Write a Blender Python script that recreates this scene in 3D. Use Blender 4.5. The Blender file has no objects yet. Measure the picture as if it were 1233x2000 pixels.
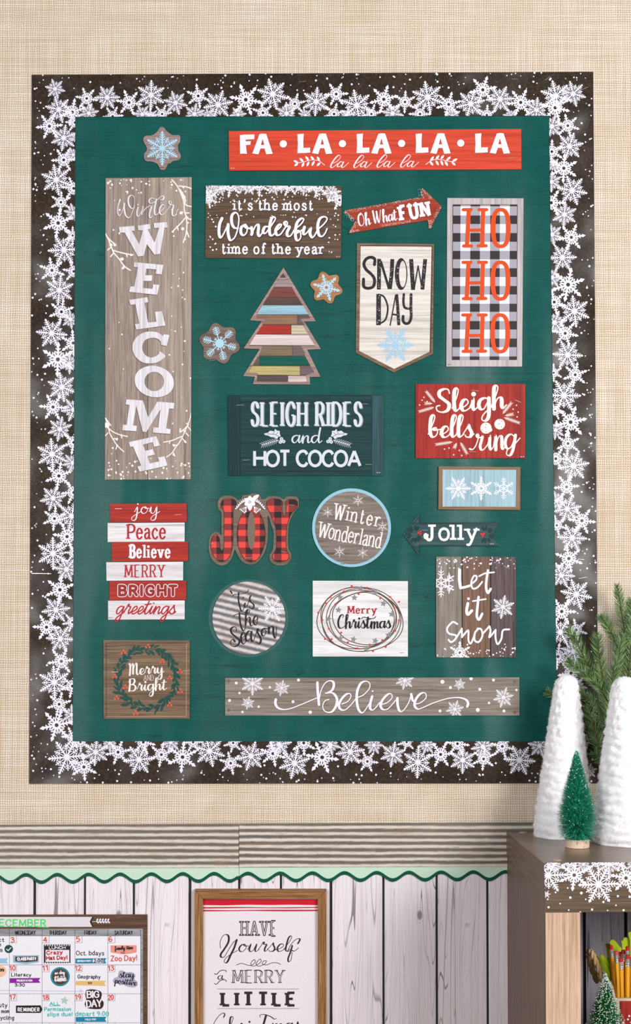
import bpy, math, random
from mathutils import Vector
from mathutils.geometry import tessellate_polygon
R = math.radians
S = bpy.context.scene
COL = S.collection

# ------------------------------------------------------------------ camera
# the wall is the plane y = 0, the camera stands 2.4 m in front of it
F_PX, CX, CY, PITCH = 2616.0, 600.0, 1209.0, R(1.6)
CAM = Vector((0.0, -2.4, 1.45))
cd = bpy.data.cameras.new('camera')
cd.sensor_width = 36.0
cd.lens = F_PX / 2000.0 * 36.0
cd.shift_x = (616.5 - CX) / 2000.0
cd.shift_y = (CY - 1000.0) / 2000.0
cd.clip_start = 0.05
cam = bpy.data.objects.new('camera', cd)
cam.location = CAM
cam.rotation_euler = (R(90) + PITCH, 0, 0)
COL.objects.link(cam)
S.camera = cam

# ------------------------------------------------------------------ world, lamps, exposure
S.view_settings.view_transform = 'Standard'
S.view_settings.look = 'None'
S.view_settings.gamma = 1.0
S.view_settings.exposure = 0.0
try:
    S.view_settings.use_curve_mapping = False
except Exception:
    pass
wd = bpy.data.worlds.new('room_light')
S.world = wd
wd.use_nodes = True
wd.node_tree.nodes['Background'].inputs[0].default_value = (0.93, 0.96, 1.0, 1)
wd.node_tree.nodes['Background'].inputs[1].default_value = 0.29


def area(name, loc, target, sx, sy, power, col):
    l = bpy.data.lights.new(name, 'AREA')
    l.shape = 'RECTANGLE'
    l.size, l.size_y, l.energy, l.color = sx, sy, power, col
    o = bpy.data.objects.new(name, l)
    o.location = loc
    o.rotation_euler = (Vector(target) - Vector(loc)).to_track_quat('-Z', 'Y').to_euler()
    COL.objects.link(o)
    return o


area('window_light', (2.1, -3.0, 2.3), (0.1, 0, 1.45), 1.2, 1.4, 101, (1.0, 0.98, 0.985))
area('room_lamp', (-1.7, -3.3, 1.9), (0, 0, 1.45), 1.0, 1.4, 55, (1.0, 0.98, 0.985))


# ------------------------------------------------------------------ helpers: survey of the wall
def P(px, py, d=0.0):
    """point of the plane y = -d that the photograph shows at pixel (px, py)"""
    r, u = (px - CX) / F_PX, (CY - py) / F_PX
    dx, dy, dz = r, math.cos(PITCH) - u * math.sin(PITCH), math.sin(PITCH) + u * math.cos(PITCH)
    t = (-d - CAM.y) / dy
    return Vector((CAM.x + dx * t, -d, CAM.z + dz * t))


class Crop:
    """points read from an enlarged detail: x0, y0 its corner, s its scale"""
    def __init__(s, x0, y0, sc):
        s.x0, s.y0, s.s = x0, y0, sc

    def __call__(s, txt):
        if not isinstance(txt, str):
            return (s.x0 + txt[0] / s.s, s.y0 + txt[1] / s.s)
        out = []
        for p in txt.split():
            a, b = p.split(',')
            out.append((s.x0 + float(a) / s.s, s.y0 + float(b) / s.s))
        return out


# ------------------------------------------------------------------ helpers: materials
def lin(c):
    o = []
    for v in c[:3]:
        v = v / 255.0
        o.append(v / 12.92 if v <= 0.04045 else ((v + 0.055) / 1.055) ** 2.4)
    return (o[0], o[1], o[2], 1.0)


MATS = {}


def new_mat(name, rough=0.5, spec=0.5):
    m = bpy.data.materials.new(name)
    m.use_nodes = True
    b = m.node_tree.nodes['Principled BSDF']
    b.inputs['Roughness'].default_value = rough
    b.inputs['Specular IOR Level'].default_value = spec
    return m, m.node_tree, b


def ink(c, rough=0.42, spec=0.22):
    """plain printed colour with a faint mottling"""
    k = ('ink', tuple(c), rough, spec)
    if k in MATS:
        return MATS[k]
    m, t, b = new_mat('print_%d_%d_%d' % tuple(c), rough, spec)
    n = t.nodes.new('ShaderNodeTexNoise')
    n.inputs['Scale'].default_value = 260.0
    n.inputs['Detail'].default_value = 2.0
    tc = t.nodes.new('ShaderNodeTexCoord')
    t.links.new(tc.outputs['Object'], n.inputs['Vector'])
    mx = t.nodes.new('ShaderNodeMix')
    mx.data_type = 'RGBA'
    a = lin(c)
    mx.inputs[6].default_value = (a[0] * 0.93, a[1] * 0.93, a[2] * 0.93, 1)
    mx.inputs[7].default_value = (min(1, a[0] * 1.05), min(1, a[1] * 1.05), min(1, a[2] * 1.05), 1)
    t.links.new(n.outputs['Fac'], mx.inputs[0])
    t.links.new(mx.outputs[2], b.inputs['Base Color'])
    MATS[k] = m
    return m


def math_node(t, op, a, b=None, clamp=False):
    n = t.nodes.new('ShaderNodeMath')
    n.operation = op
    n.use_clamp = clamp
    for i, v in enumerate((a, b)):
        if v is None:
            continue
        if isinstance(v, (int, float)):
            n.inputs[i].default_value = v
        else:
            t.links.new(v, n.inputs[i])
    return n.outputs[0]


def ramp(t, fac, stops):
    r = t.nodes.new('ShaderNodeValToRGB')
    e = r.color_ramp.elements
    while len(e) < len(stops):
        e.new(0.5)
    for i, (p, c) in enumerate(stops):
        e[i].position = p
        e[i].color = lin(c) if max(c) > 1.001 else (c[0], c[1], c[2], 1)
    t.links.new(fac, r.inputs[0])
    return r.outputs[0]


def coords(t, scale, rot=(0, 0, 0), loc=(0, 0, 0)):
    tc = t.nodes.new('ShaderNodeTexCoord')
    mp = t.nodes.new('ShaderNodeMapping')
    mp.inputs['Scale'].default_value = scale
    mp.inputs['Rotation'].default_value = rot
    mp.inputs['Location'].default_value = loc
    t.links.new(tc.outputs['Object'], mp.inputs['Vector'])
    return mp.outputs[0]


def noise(t, vec, scale=1.0, detail=4.0, dist=0.0, rough=0.55):
    n = t.nodes.new('ShaderNodeTexNoise')
    n.inputs['Scale'].default_value = scale
    n.inputs['Detail'].default_value = detail
    n.inputs['Distortion'].default_value = dist
    n.inputs['Roughness'].default_value = rough
    t.links.new(vec, n.inputs['Vector'])
    return n.outputs['Fac']


def mixc(t, fac, a, b, mode='MIX'):
    mx = t.nodes.new('ShaderNodeMix')
    mx.data_type = 'RGBA'
    mx.blend_type = mode
    for i, v in ((0, fac), (6, a), (7, b)):
        if isinstance(v, (int, float)):
            mx.inputs[i].default_value = v
        elif isinstance(v, tuple):
            mx.inputs[i].default_value = lin(v) if max(v) > 1.001 else (v[0], v[1], v[2], 1)
        else:
            t.links.new(v, mx.inputs[i])
    return mx.outputs[2]


def bump(t, b, h, strength, dist=0.001):
    n = t.nodes.new('ShaderNodeBump')
    n.inputs['Strength'].default_value = strength
    n.inputs['Distance'].default_value = dist
    t.links.new(h, n.inputs['Height'])
    t.links.new(n.outputs[0], b.inputs['Normal'])


def wood(name, dark, mid, light, axis='x', rough=0.5, grain=1.0, crack=0.5, spec=0.2, seed=0.0):
    """wood grain along an axis ('x', 'y' or 'z')"""
    k = ('wood', name)
    if k in MATS:
        return MATS[k]
    m, t, b = new_mat(name, rough, spec)
    g = 1.0
    A, B = 11.0 * g, 400.0 * g * grain
    sc = {'x': (A, B, B), 'z': (B, B, A), 'y': (B, A, B)}[axis]
    v = coords(t, sc, loc=(seed, seed * 2, seed * 3))
    n1 = noise(t, v, 1.0, 7.0, 0.6, 0.65)
    s2 = tuple(q * 0.2 for q in sc)
    v2 = coords(t, s2, loc=(seed + 5, 1, 2))
    n2 = noise(t, v2, 1.0, 5.0, 1.5, 0.6)
    c1 = ramp(t, n1, [(0.25, dark), (0.48, mid), (0.75, light)])
    c2 = ramp(t, n2, [(0.3, (170, 165, 160)), (0.55, (255, 255, 255))])
    c = mixc(t, 0.55, c1, c2, 'MULTIPLY')
    s5 = {'x': (A * 2.2, B * 2.4, B * 2.4), 'z': (B * 2.4, B * 2.4, A * 2.2), 'y': (B * 2.4, A * 2.2, B * 2.4)}[axis]
    n5 = noise(t, coords(t, s5, loc=(seed, 7, 4)), 1.0, 2.0, 0.3, 0.5)
    c = mixc(t, math_node(t, 'MULTIPLY', ramp(t, n5, [(0.34, (255, 255, 255)), (0.47, (0, 0, 0))]), 0.5), c, dark)
    if crack:
        s3 = tuple(q * 0.5 for q in sc)
        v3 = coords(t, s3, loc=(seed + 9, 4, 3))
        n3 = noise(t, v3, 1.0, 3.0, 0.4, 0.5)
        f = ramp(t, n3, [(0.30, (255, 255, 255)), (0.36, (0, 0, 0))])
        dk = tuple(int(q * 0.5) for q in dark)
        ff = math_node(t, 'MULTIPLY', f, crack)
        c = mixc(t, ff, c, dk)
    t.links.new(c, b.inputs['Base Color'])
    bump(t, b, n1, 0.25, 0.0006)
    MATS[k] = m
    return m


# ------------------------------------------------------------------ helpers: objects
def tag(o, label, cat, group=None, kind=None):
    o['label'] = label
    o['category'] = cat
    if group:
        o['group'] = group
    if kind:
        o['kind'] = kind
    return o


def empty(name, loc, label, cat, group=None):
    o = bpy.data.objects.new(name, None)
    o.empty_display_size = 0.02
    o.location = loc
    COL.objects.link(o)
    return tag(o, label, cat, group)


def mesh_obj(name, verts, faces, mat, parent=None, loc=None, smooth=False, midx=None):
    """verts in world space; the object's origin is the parent's place (or loc)"""
    org = Vector(loc) if loc is not None else (world_loc(parent) if parent else Vector((0, 0, 0)))
    me = bpy.data.meshes.new(name)
    me.from_pydata([(v[0] - org.x, v[1] - org.y, v[2] - org.z) for v in verts], [], faces)
    mats = mat if isinstance(mat, (list, tuple)) else [mat]
    for q in mats:
        me.materials.append(q)
    if midx:
        me.polygons.foreach_set('material_index', midx)
    if smooth:
        me.polygons.foreach_set('use_smooth', [True] * len(me.polygons))
    me.update()
    o = bpy.data.objects.new(name, me)
    if parent:
        o.parent = parent
        o.location = org - world_loc(parent)
    else:
        o.location = org
    COL.objects.link(o)
    return o


def world_loc(o):
    v = Vector((0, 0, 0))
    while o is not None:
        v += Vector(o.location)
        o = o.parent
    return v


def box(vs, fs, a, b):
    x0, y0, z0 = a
    x1, y1, z1 = b
    n = len(vs)
    vs += [(x0, y0, z0), (x1, y0, z0), (x1, y1, z0), (x0, y1, z0), (x0, y0, z1), (x1, y0, z1), (x1, y1, z1), (x0, y1, z1)]
    fs += [(n, n + 3, n + 2, n + 1), (n + 4, n + 5, n + 6, n + 7), (n, n + 1, n + 5, n + 4), (n + 1, n + 2, n + 6, n + 5),
           (n + 2, n + 3, n + 7, n + 6), (n + 3, n, n + 4, n + 7)]


def box_obj(name, a, b, mat, parent=None, loc=None, bevel=0.0):
    vs, fs = [], []
    box(vs, fs, a, b)
    o = mesh_obj(name, vs, fs, mat, parent, loc)
    if bevel:
        md = o.modifiers.new('bevel', 'BEVEL')
        md.width = bevel
        md.segments = 2
    return o


def slab(name, pts, d_front, d_back, mat, parent, loc=None, wob=0.0):
    """sheet or board with the outline pts (photo pixels), standing on the wall from d_back to d_front"""
    fr = [P(x, y, d_front) for x, y in pts]
    n = len(fr)
    vs = [tuple(v) for v in fr] + [(v.x, -d_back, v.z) for v in fr]
    area2 = sum(fr[i].x * fr[(i + 1) % n].z - fr[(i + 1) % n].x * fr[i].z for i in range(n))
    fs = []
    for t3 in tessellate_polygon([[Vector((v.x, v.z, 0)) for v in fr]]):
        a, b, c = [fr[i] for i in t3]
        cr = (b.x - a.x) * (c.z - a.z) - (b.z - a.z) * (c.x - a.x)
        fs.append(tuple(t3) if cr > 0 else tuple(reversed(t3)))
    for i in range(n):
        j = (i + 1) % n
        fs.append((i, n + i, n + j, j) if area2 > 0 else (i, j, n + j, n + i))
    return mesh_obj(name, vs, fs, mat, parent, loc)


def rect(x0, y0, x1, y1):
    return [(x0, y0), (x1, y0), (x1, y1), (x0, y1)]


def ell(cx, cy, rx, ry, n=64, rot=0.0):
    c, s = math.cos(rot), math.sin(rot)
    o = []
    for i in range(n):
        a = 2 * math.pi * i / n
        x, y = rx * math.cos(a), ry * math.sin(a)
        o.append((cx + x * c - y * s, cy + x * s + y * c))
    return o


def sclip(sub, clip):
    """Sutherland-Hodgman, clip polygon convex"""
    a2 = sum(clip[i][0] * clip[(i + 1) % len(clip)][1] - clip[(i + 1) % len(clip)][0] * clip[i][1] for i in range(len(clip)))
    sg = 1 if a2 > 0 else -1
    out = list(sub)
    for i in range(len(clip)):
        ax, ay = clip[i]
        bx, by = clip[(i + 1) % len(clip)]
        ex, ey = (bx - ax) * sg, (by - ay) * sg
        inp, out = out, []
        if not inp:
            return []
        sd = [ex * (p[1] - ay) - ey * (p[0] - ax) for p in inp]
        for k in range(len(inp)):
            p, q, dp, dq = inp[k - 1], inp[k], sd[k - 1], sd[k]
            if (dp >= 0) != (dq >= 0):
                f = dp / (dp - dq)
                out.append((p[0] + (q[0] - p[0]) * f, p[1] + (q[1] - p[1]) * f))
            if dq >= 0:
                out.append(q)
    return out


def spline(pts, n=7):
    if len(pts) < 3:
        return list(pts)
    o = []
    q = [(2 * pts[0][0] - pts[1][0], 2 * pts[0][1] - pts[1][1])] + list(pts) + [(2 * pts[-1][0] - pts[-2][0], 2 * pts[-1][1] - pts[-2][1])]
    for i in range(1, len(q) - 2):
        p0, p1, p2, p3 = q[i - 1:i + 3]
        for k in range(n):
            t = k / n
            o.append(tuple(0.5 * (2 * p1[j] + (p2[j] - p0[j]) * t + (2 * p0[j] - 5 * p1[j] + 4 * p2[j] - p3[j]) * t * t
                                  + (3 * p1[j] - p0[j] - 3 * p2[j] + p3[j]) * t ** 3) for j in (0, 1)))
    o.append(tuple(pts[-1]))
    return o


STUFFY = {'snow_dot_print', 'paint_flecks', 'worn_edge', 'berry_print', 'small_print', 'branch_print', 'leaf_wreath_print', 'bell_marks', 'leaf_vein', 'lettering_inline', 'lettering_infill'}


class Print:
    """flat print lying on a sheet: collects shapes in photo pixels, then builds ONE mesh"""
    def __init__(s, name, mat, parent, depth, layer=1, clip=None, label=None):
        s.name, s.mat, s.parent, s.clip, s.label = name, mat, parent, clip, label
        s.d = depth + 0.00020 * layer
        s.vs, s.fs, s.k, s.q, s.cuts = [], [], 0, 0, [0]

    def cut(s):
        if len(s.fs) > s.cuts[-1]:
            s.cuts.append(len(s.fs))

    def _face(s, pts):
        if s.clip:
            pts = sclip(pts, s.clip)
        if len(pts) < 3:
            return
        a2 = sum(pts[i - 1][0] * pts[i][1] - pts[i][0] * pts[i - 1][1] for i in range(len(pts)))
        if abs(a2) < 1e-4:
            return
        if a2 > 0:
            pts = pts[::-1]
        n = len(s.vs)
        s.q = (s.q + 1) % 90
        d = s.d + s.q * 2e-6
        s.vs += [tuple(P(x, y, d)) for x, y in pts]
        s.fs.append(tuple(range(n, n + len(pts))))

    def poly(s, pts, holes=()):
        s.k += 1
        if len(pts) <= 4 and not holes:
            c = [(pts[i - 1][0] - pts[i - 2][0]) * (pts[i][1] - pts[i - 1][1]) - (pts[i - 1][1] - pts[i - 2][1]) * (pts[i][0] - pts[i - 1][0]) for i in range(len(pts))]
            if all(q >= 0 for q in c) or all(q <= 0 for q in c):
                s._face(pts)
                return
        loops = [[Vector((x, y, 0)) for x, y in l] for l in [pts] + list(holes)]
        allp = [p for l in [pts] + list(holes) for p in l]
        for t3 in tessellate_polygon(loops):
            s._face([allp[i] for i in t3])

    def disc(s, x, y, r, n=14, ry=None):
        s.k += 1
        s._face(ell(x, y, r, ry or r, n))

    def ring(s, outer, inner):
        s.k += 1
        n = len(outer)
        for i in range(n):
            j = (i + 1) % n
            s._face([outer[i], outer[j], inner[j], inner[i]])

    def stroke(s, pts, w, w2=None, smooth=False, cap='r', nib=None, seg=7):
        """w thick, w2 thin. nib 'd' = thick when going down, 'v' = thick when vertical, None = taper w to w2"""
        s.k += 1
        p = spline(pts, seg) if smooth else list(pts)
        q = [p[0]]
        for a in p[1:]:
            if math.hypot(a[0] - q[-1][0], a[1] - q[-1][1]) > 1e-3:
                q.append(a)
        p = q
        if len(p) < 2:
            return
        n = len(p)
        dirs = []
        for i in range(n - 1):
            dx, dy = p[i + 1][0] - p[i][0], p[i + 1][1] - p[i][1]
            l = math.hypot(dx, dy)
            dirs.append((dx / l, dy / l))
        ws = []
        for i in range(n):
            a, b = dirs[max(0, i - 1)], dirs[min(n - 2, i)]
            dy = (a[1] + b[1]) / 2
            if w2 is None:
                ws.append(w)
            elif nib == 'd':
                ws.append(w2 + (w - w2) * max(0.0, dy) ** 0.8)
            elif nib == 'v':
                ws.append(w2 + (w - w2) * abs(dy) ** 1.2)
            else:
                ws.append(w + (w2 - w) * i / (n - 1))
        if nib and smooth:
            for _ in range(3):
                ws = [(ws[max(0, i - 1)] + ws[i] * 2 + ws[min(n - 1, i + 1)]) / 4 for i in range(n)]
        L, Rr = [], []
        for i in range(n):
            a, b = dirs[max(0, i - 1)], dirs[min(n - 2, i)]
            nx, ny = -(a[1] + b[1]), a[0] + b[0]
            l = math.hypot(nx, ny)
            if l < 0.2:
                nx, ny, m = -b[1], b[0], 1.0
            else:
                nx, ny = nx / l, ny / l
                m = min(2.2, 1.0 / max(0.3, abs(nx * -b[1] + ny * b[0])))
            h = ws[i] / 2 * m
            L.append((p[i][0] + nx * h, p[i][1] + ny * h))
            Rr.append((p[i][0] - nx * h, p[i][1] - ny * h))
        for i in range(n - 1):
            s._face([L[i], L[i + 1], Rr[i + 1], Rr[i]])
        if cap == 'r':
            for (x, y), ww in ((p[0], ws[0]), (p[-1], ws[-1])):
                s._face(ell(x, y, ww / 2, ww / 2, 10))

    def trace(s, crop, data, w=10, w2=None, nib='d', cap='r'):
        """'~x,y x,y ...|x,y x,y|oX,Y,R' : smooth strokes, straight strokes, dots; widths in detail pixels"""
        for st in data.split('|'):
            st = st.strip()
            if st[0] == 'o':
                x, y, r = [float(q) for q in st[1:].split(',')]
                c = crop((x, y))
                s.disc(c[0], c[1], r / crop.s)
                continue
            sm = st[0] == '~'
            wb = w
            if st[0] == '!':
                wv, st = st[1:].split(' ', 1)
                wb = float(wv)
                sm = st[0] == '~'
                s.stroke(crop(st.lstrip('~')), wb / crop.s, None, sm, cap)
                continue
            s.stroke(crop(st.lstrip('~')), wb / crop.s, (w2 / crop.s if w2 is not None else None), sm, cap, nib if w2 is not None else None)

    def build(s):
        if not s.fs:
            return None
        cuts = [q for q in s.cuts if q < len(s.fs)] + [len(s.fs)]
        for a, b in zip(cuts[:-1], cuts[1:]):       # every word is a part of its own
            if b <= a:
                continue
            fs = s.fs[a:b]
            lo, hi = min(min(f) for f in fs), max(max(f) for f in fs)
            o = mesh_obj(s.name, s.vs[lo:hi + 1], [tuple(i - lo for i in f) for f in fs], s.mat, s.parent)
        if s.name in STUFFY:
            o['kind'] = 'stuff'
        if s.label:
            o['label'] = s.label
        return o
# ------------------------------------------------------------------ lettering: skeleton alphabets
# roman: width, strokes, serif places (baseline 0, cap height 1)
G = {
 'A': (.78, "0,0 .39,1|.39,1 .78,0|.14,.33 .64,.33", "0,0 .78,0"),
 'B': (.62, "0,0 0,1|~0,1 .15,1 .35,.99 .53,.9 .56,.76 .5,.6 .3,.53 .12,.53 0,.53|~.3,.53 .54,.46 .62,.27 .54,.07 .35,0 .15,0 0,0", "0,0 0,1"),
 'C': (.7, "~.68,.78 .56,.95 .38,1 .16,.9 .02,.65 .02,.35 .16,.1 .38,0 .56,.05 .68,.22", ""),
 'D': (.7, "0,0 0,1|~0,1 .15,1 .35,.98 .58,.86 .69,.62 .69,.38 .58,.14 .35,.02 .15,0 0,0", "0,0 0,1"),
 'E': (.55, "0,0 0,1|0,1 .55,1|0,.52 .42,.52|0,0 .55,0", "0,0 0,1"),
 'F': (.55, "0,0 0,1|0,1 .55,1|0,.52 .42,.52", "0,0 0,1"),
 'G': (.72, "~.68,.78 .56,.95 .38,1 .16,.9 .02,.65 .02,.35 .16,.1 .38,0 .58,.07 .68,.2|.68,.2 .68,.45|.42,.45 .68,.45", ""),
 'H': (.7, "0,0 0,1|.7,0 .7,1|0,.52 .7,.52", "0,0 0,1 .7,0 .7,1"),
 'I': (.12, ".06,0 .06,1", ".06,0 .06,1"),
 'J': (.5, ".4,1 .4,.25|~.4,.3 .37,.1 .25,0 .1,.03 .02,.18 .06,.3", ".4,1"),
 'K': (.65, "0,0 0,1|.6,1 0,.4|.2,.58 .65,0", "0,0 0,1 .6,1 .65,0"),
 'L': (.52, "0,0 0,1|0,0 .52,0", "0,0 0,1"),
 'M': (.85, "0,0 .06,1|.06,1 .42,.15|.42,.15 .79,1|.79,1 .85,0", "0,0 .06,1 .79,1 .85,0"),
 'N': (.72, "0,0 0,1|0,1 .72,0|.72,0 .72,1", "0,0 0,1 .72,1"),
 'O': (.8, "~.4,1 .16,.9 .02,.65 .02,.35 .16,.1 .4,0 .64,.1 .78,.35 .78,.65 .64,.9 .4,1 .3,.98", ""),
 'P': (.58, "0,0 0,1|~0,1 .15,1 .35,.99 .54,.88 .57,.72 .52,.55 .35,.46 .15,.45 0,.45", "0,0 0,1"),
 'Q': (.8, "~.4,1 .16,.9 .02,.65 .02,.35 .16,.1 .4,0 .64,.1 .78,.35 .78,.65 .64,.9 .4,1|.5,.25 .8,-.05", ""),
 'R': (.62, "0,0 0,1|~0,1 .15,1 .35,.99 .54,.88 .57,.74 .52,.58 .35,.5 .15,.49 0,.49|.3,.49 .62,0", "0,0 0,1 .62,0"),
 'S': (.58, "~.54,.8 .46,.95 .28,1 .1,.93 .04,.76 .12,.6 .3,.52 .48,.42 .56,.25 .48,.07 .28,0 .1,.05 .02,.22", ""),
 'T': (.62, ".31,0 .31,1|0,1 .62,1", ".31,0"),
 'U': (.68, "~0,1 0,.6 .02,.25 .14,.05 .34,0 .54,.05 .66,.25 .68,.6 .68,1", "0,1 .68,1"),
 'V': (.72, "0,1 .36,0|.36,0 .72,1", "0,1 .72,1"),
 'W': (1.0, "0,1 .25,0|.25,0 .5,.9|.5,.9 .75,0|.75,0 1,1", "0,1 1,1"),
 'X': (.68, "0,0 .68,1|0,1 .68,0", "0,0 0,1 .68,0 .68,1"),
 'Y': (.7, "0,1 .35,.45|.7,1 .35,.45|.35,.45 .35,0", "0,1 .7,1 .35,0"),
 'Z': (.6, "0,1 .6,1|.6,1 0,0|0,0 .6,0", ""),
 'a': (.5, "~.05,.54 .15,.64 .3,.65 .4,.56 .42,.4 .42,.12 .46,.02 .54,.02|~.42,.38 .22,.37 .06,.28 .04,.12 .14,.01 .3,.05 .42,.2", ""),
 'b': (.52, "0,0 0,1|~0,.15 .14,.01 .34,.02 .5,.16 .52,.34 .46,.54 .3,.66 .12,.6 0,.46", "L0,1"),
 'c': (.46, "~.44,.52 .3,.65 .14,.6 .02,.42 .02,.22 .14,.04 .3,0 .46,.12", ""),
 'd': (.54, ".5,0 .5,1|~.5,.46 .38,.62 .2,.65 .05,.5 .02,.32 .08,.1 .22,0 .38,.04 .5,.18", "L.5,1 .52,0"),
 'e': (.5, "~.03,.36 .2,.36 .35,.36 .48,.36 .44,.54 .28,.66 .12,.6 .02,.42 .02,.22 .12,.04 .28,0 .46,.12", ""),
 'f': (.36, "~.15,0 .15,.3 .15,.7 .2,.93 .3,1 .4,.93|0,.63 .34,.63", ".15,0"),
 'g': (.54, "~.46,.46 .36,.62 .2,.65 .05,.5 .03,.32 .1,.12 .22,.04 .38,.1 .46,.24|~.48,.65 .48,.3 .47,-.08 .38,-.27 .2,-.3 .06,-.22|.48,.64 .58,.64", ""),
 'h': (.55, "0,0 0,1|~0,.42 .12,.6 .28,.66 .42,.58 .46,.4 .46,0", "0,0 L0,1 .46,0"),
 'i': (.14, ".07,0 .07,.65|o.07,.86", ".07,0 L.07,.65"),
 'j': (.2, "~.14,.65 .14,.2 .13,-.15 .05,-.28 -.06,-.26|o.14,.86", "L.14,.65"),
 'k': (.52, "0,0 0,1|.44,.64 0,.26|.16,.38 .5,0", "0,0 0,1"),
 'l': (.14, ".07,0 .07,1", ".07,0 L.07,1"),
 'm': (.82, "0,0 0,.65|~0,.45 .1,.6 .22,.66 .34,.58 .37,.42 .37,0|~.37,.45 .48,.6 .6,.66 .72,.58 .75,.42 .75,0", "0,0 .37,0 .75,0 L0,.65"),
 'n': (.52, "0,0 0,.65|~0,.42 .12,.6 .28,.66 .42,.58 .46,.4 .46,0", "0,0 .46,0 L0,.65"),
 'o': (.56, "~.28,.66 .1,.58 .02,.33 .1,.08 .28,0 .46,.08 .54,.33 .46,.58 .28,.66 .2,.64", ""),
 'p': (.52, "0,-.3 0,.65|~0,.15 .14,.01 .34,.02 .5,.16 .52,.34 .46,.54 .3,.66 .12,.6 0,.46", "0,-.3 L0,.65"),
 'q': (.52, ".5,-.3 .5,.65|~.5,.46 .38,.62 .2,.65 .05,.5 .02,.32 .08,.1 .22,0 .38,.04 .5,.18", ".5,-.3"),
 'r': (.42, ".05,0 .05,.65|~.05,.38 .14,.56 .28,.66 .4,.6", ".07,0 L.05,.65"),
 's': (.44, "~.4,.52 .32,.63 .2,.66 .08,.6 .06,.47 .2,.36 .36,.28 .42,.16 .34,.03 .2,0 .08,.04 .02,.14", ""),
 't': (.34, "~.13,.88 .13,.5 .13,.14 .18,.02 .28,.01 .37,.1|0,.63 .32,.63", ""),
 'u': (.54, "~0,.65 0,.4 .02,.14 .12,.01 .28,.02 .4,.12 .46,.25|.46,.65 .46,0", "L0,.65 L.46,.65 .5,0"),
 'v': (.52, "0,.65 .26,0|.26,0 .52,.65", "0,.65 .52,.65"),
 'w': (.74, "0,.65 .18,0|.18,0 .37,.6|.37,.6 .56,0|.56,0 .74,.65", "0,.65 .74,.65"),
 'x': (.5, "0,0 .5,.65|0,.65 .5,0", ""),
 'y': (.54, "0,.65 .28,.02|~.54,.65 .38,.27 .24,-.1 .14,-.27 .02,-.28", "0,.65 .54,.65"),
 'z': (.46, "0,.65 .46,.65|.46,.65 0,0|0,0 .46,0", ""),
 '0': (.56, "~.28,1 .08,.85 .02,.5 .08,.15 .28,0 .48,.15 .54,.5 .48,.85 .28,1 .2,.97", ""),
 '1': (.3, ".2,0 .2,1|0,.8 .2,1", ""), '2': (.55, "~.02,.78 .12,.95 .3,1 .48,.9 .5,.7 .35,.42 0,0|0,0 .55,0", ""),
 '3': (.52, "~.02,.88 .2,1 .42,.93 .46,.74 .2,.55 .45,.45 .52,.22 .36,.02 .16,.01 .02,.12", ""),
 '4': (.55, ".4,0 .4,1|.4,1 0,.35|0,.35 .55,.35", ""), '5': (.52, ".46,1 .08,1|.08,1 .04,.58|~.04,.58 .25,.64 .46,.52 .52,.3 .42,.07 .2,0 .02,.1", ""),
 '6': (.52, "~.45,.93 .28,1 .1,.8 .02,.4 .1,.08 .28,0 .46,.12 .5,.32 .4,.52 .22,.54 .05,.36", ""),
 '7': (.5, "0,1 .5,1|.5,1 .18,0", ""), '8': (.52, "~.26,.54 .08,.68 .08,.9 .26,1 .44,.9 .44,.68 .26,.54 .04,.38 .04,.12 .26,0 .48,.12 .48,.38 .26,.54 .2,.6", ""),
 '9': (.52, "~.46,.6 .28,.46 .08,.56 .04,.78 .16,.97 .34,1 .47,.84 .48,.5 .4,.15 .22,0", ""),
 '!': (.1, ".05,.3 .05,1|o.05,.04", ""), '.': (.1, "o.05,.04", ""), ':': (.1, "o.05,.12|o.05,.5", ""), "'": (.12, "~.08,1 .08,.9 .02,.78", ""),
 '&': (.6, "~.6,.1 .3,.7 .3,.95 .15,.95 .2,.7 .5,.1 .3,0 .05,.1 .1,.35 .3,.5", ""),
}
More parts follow.
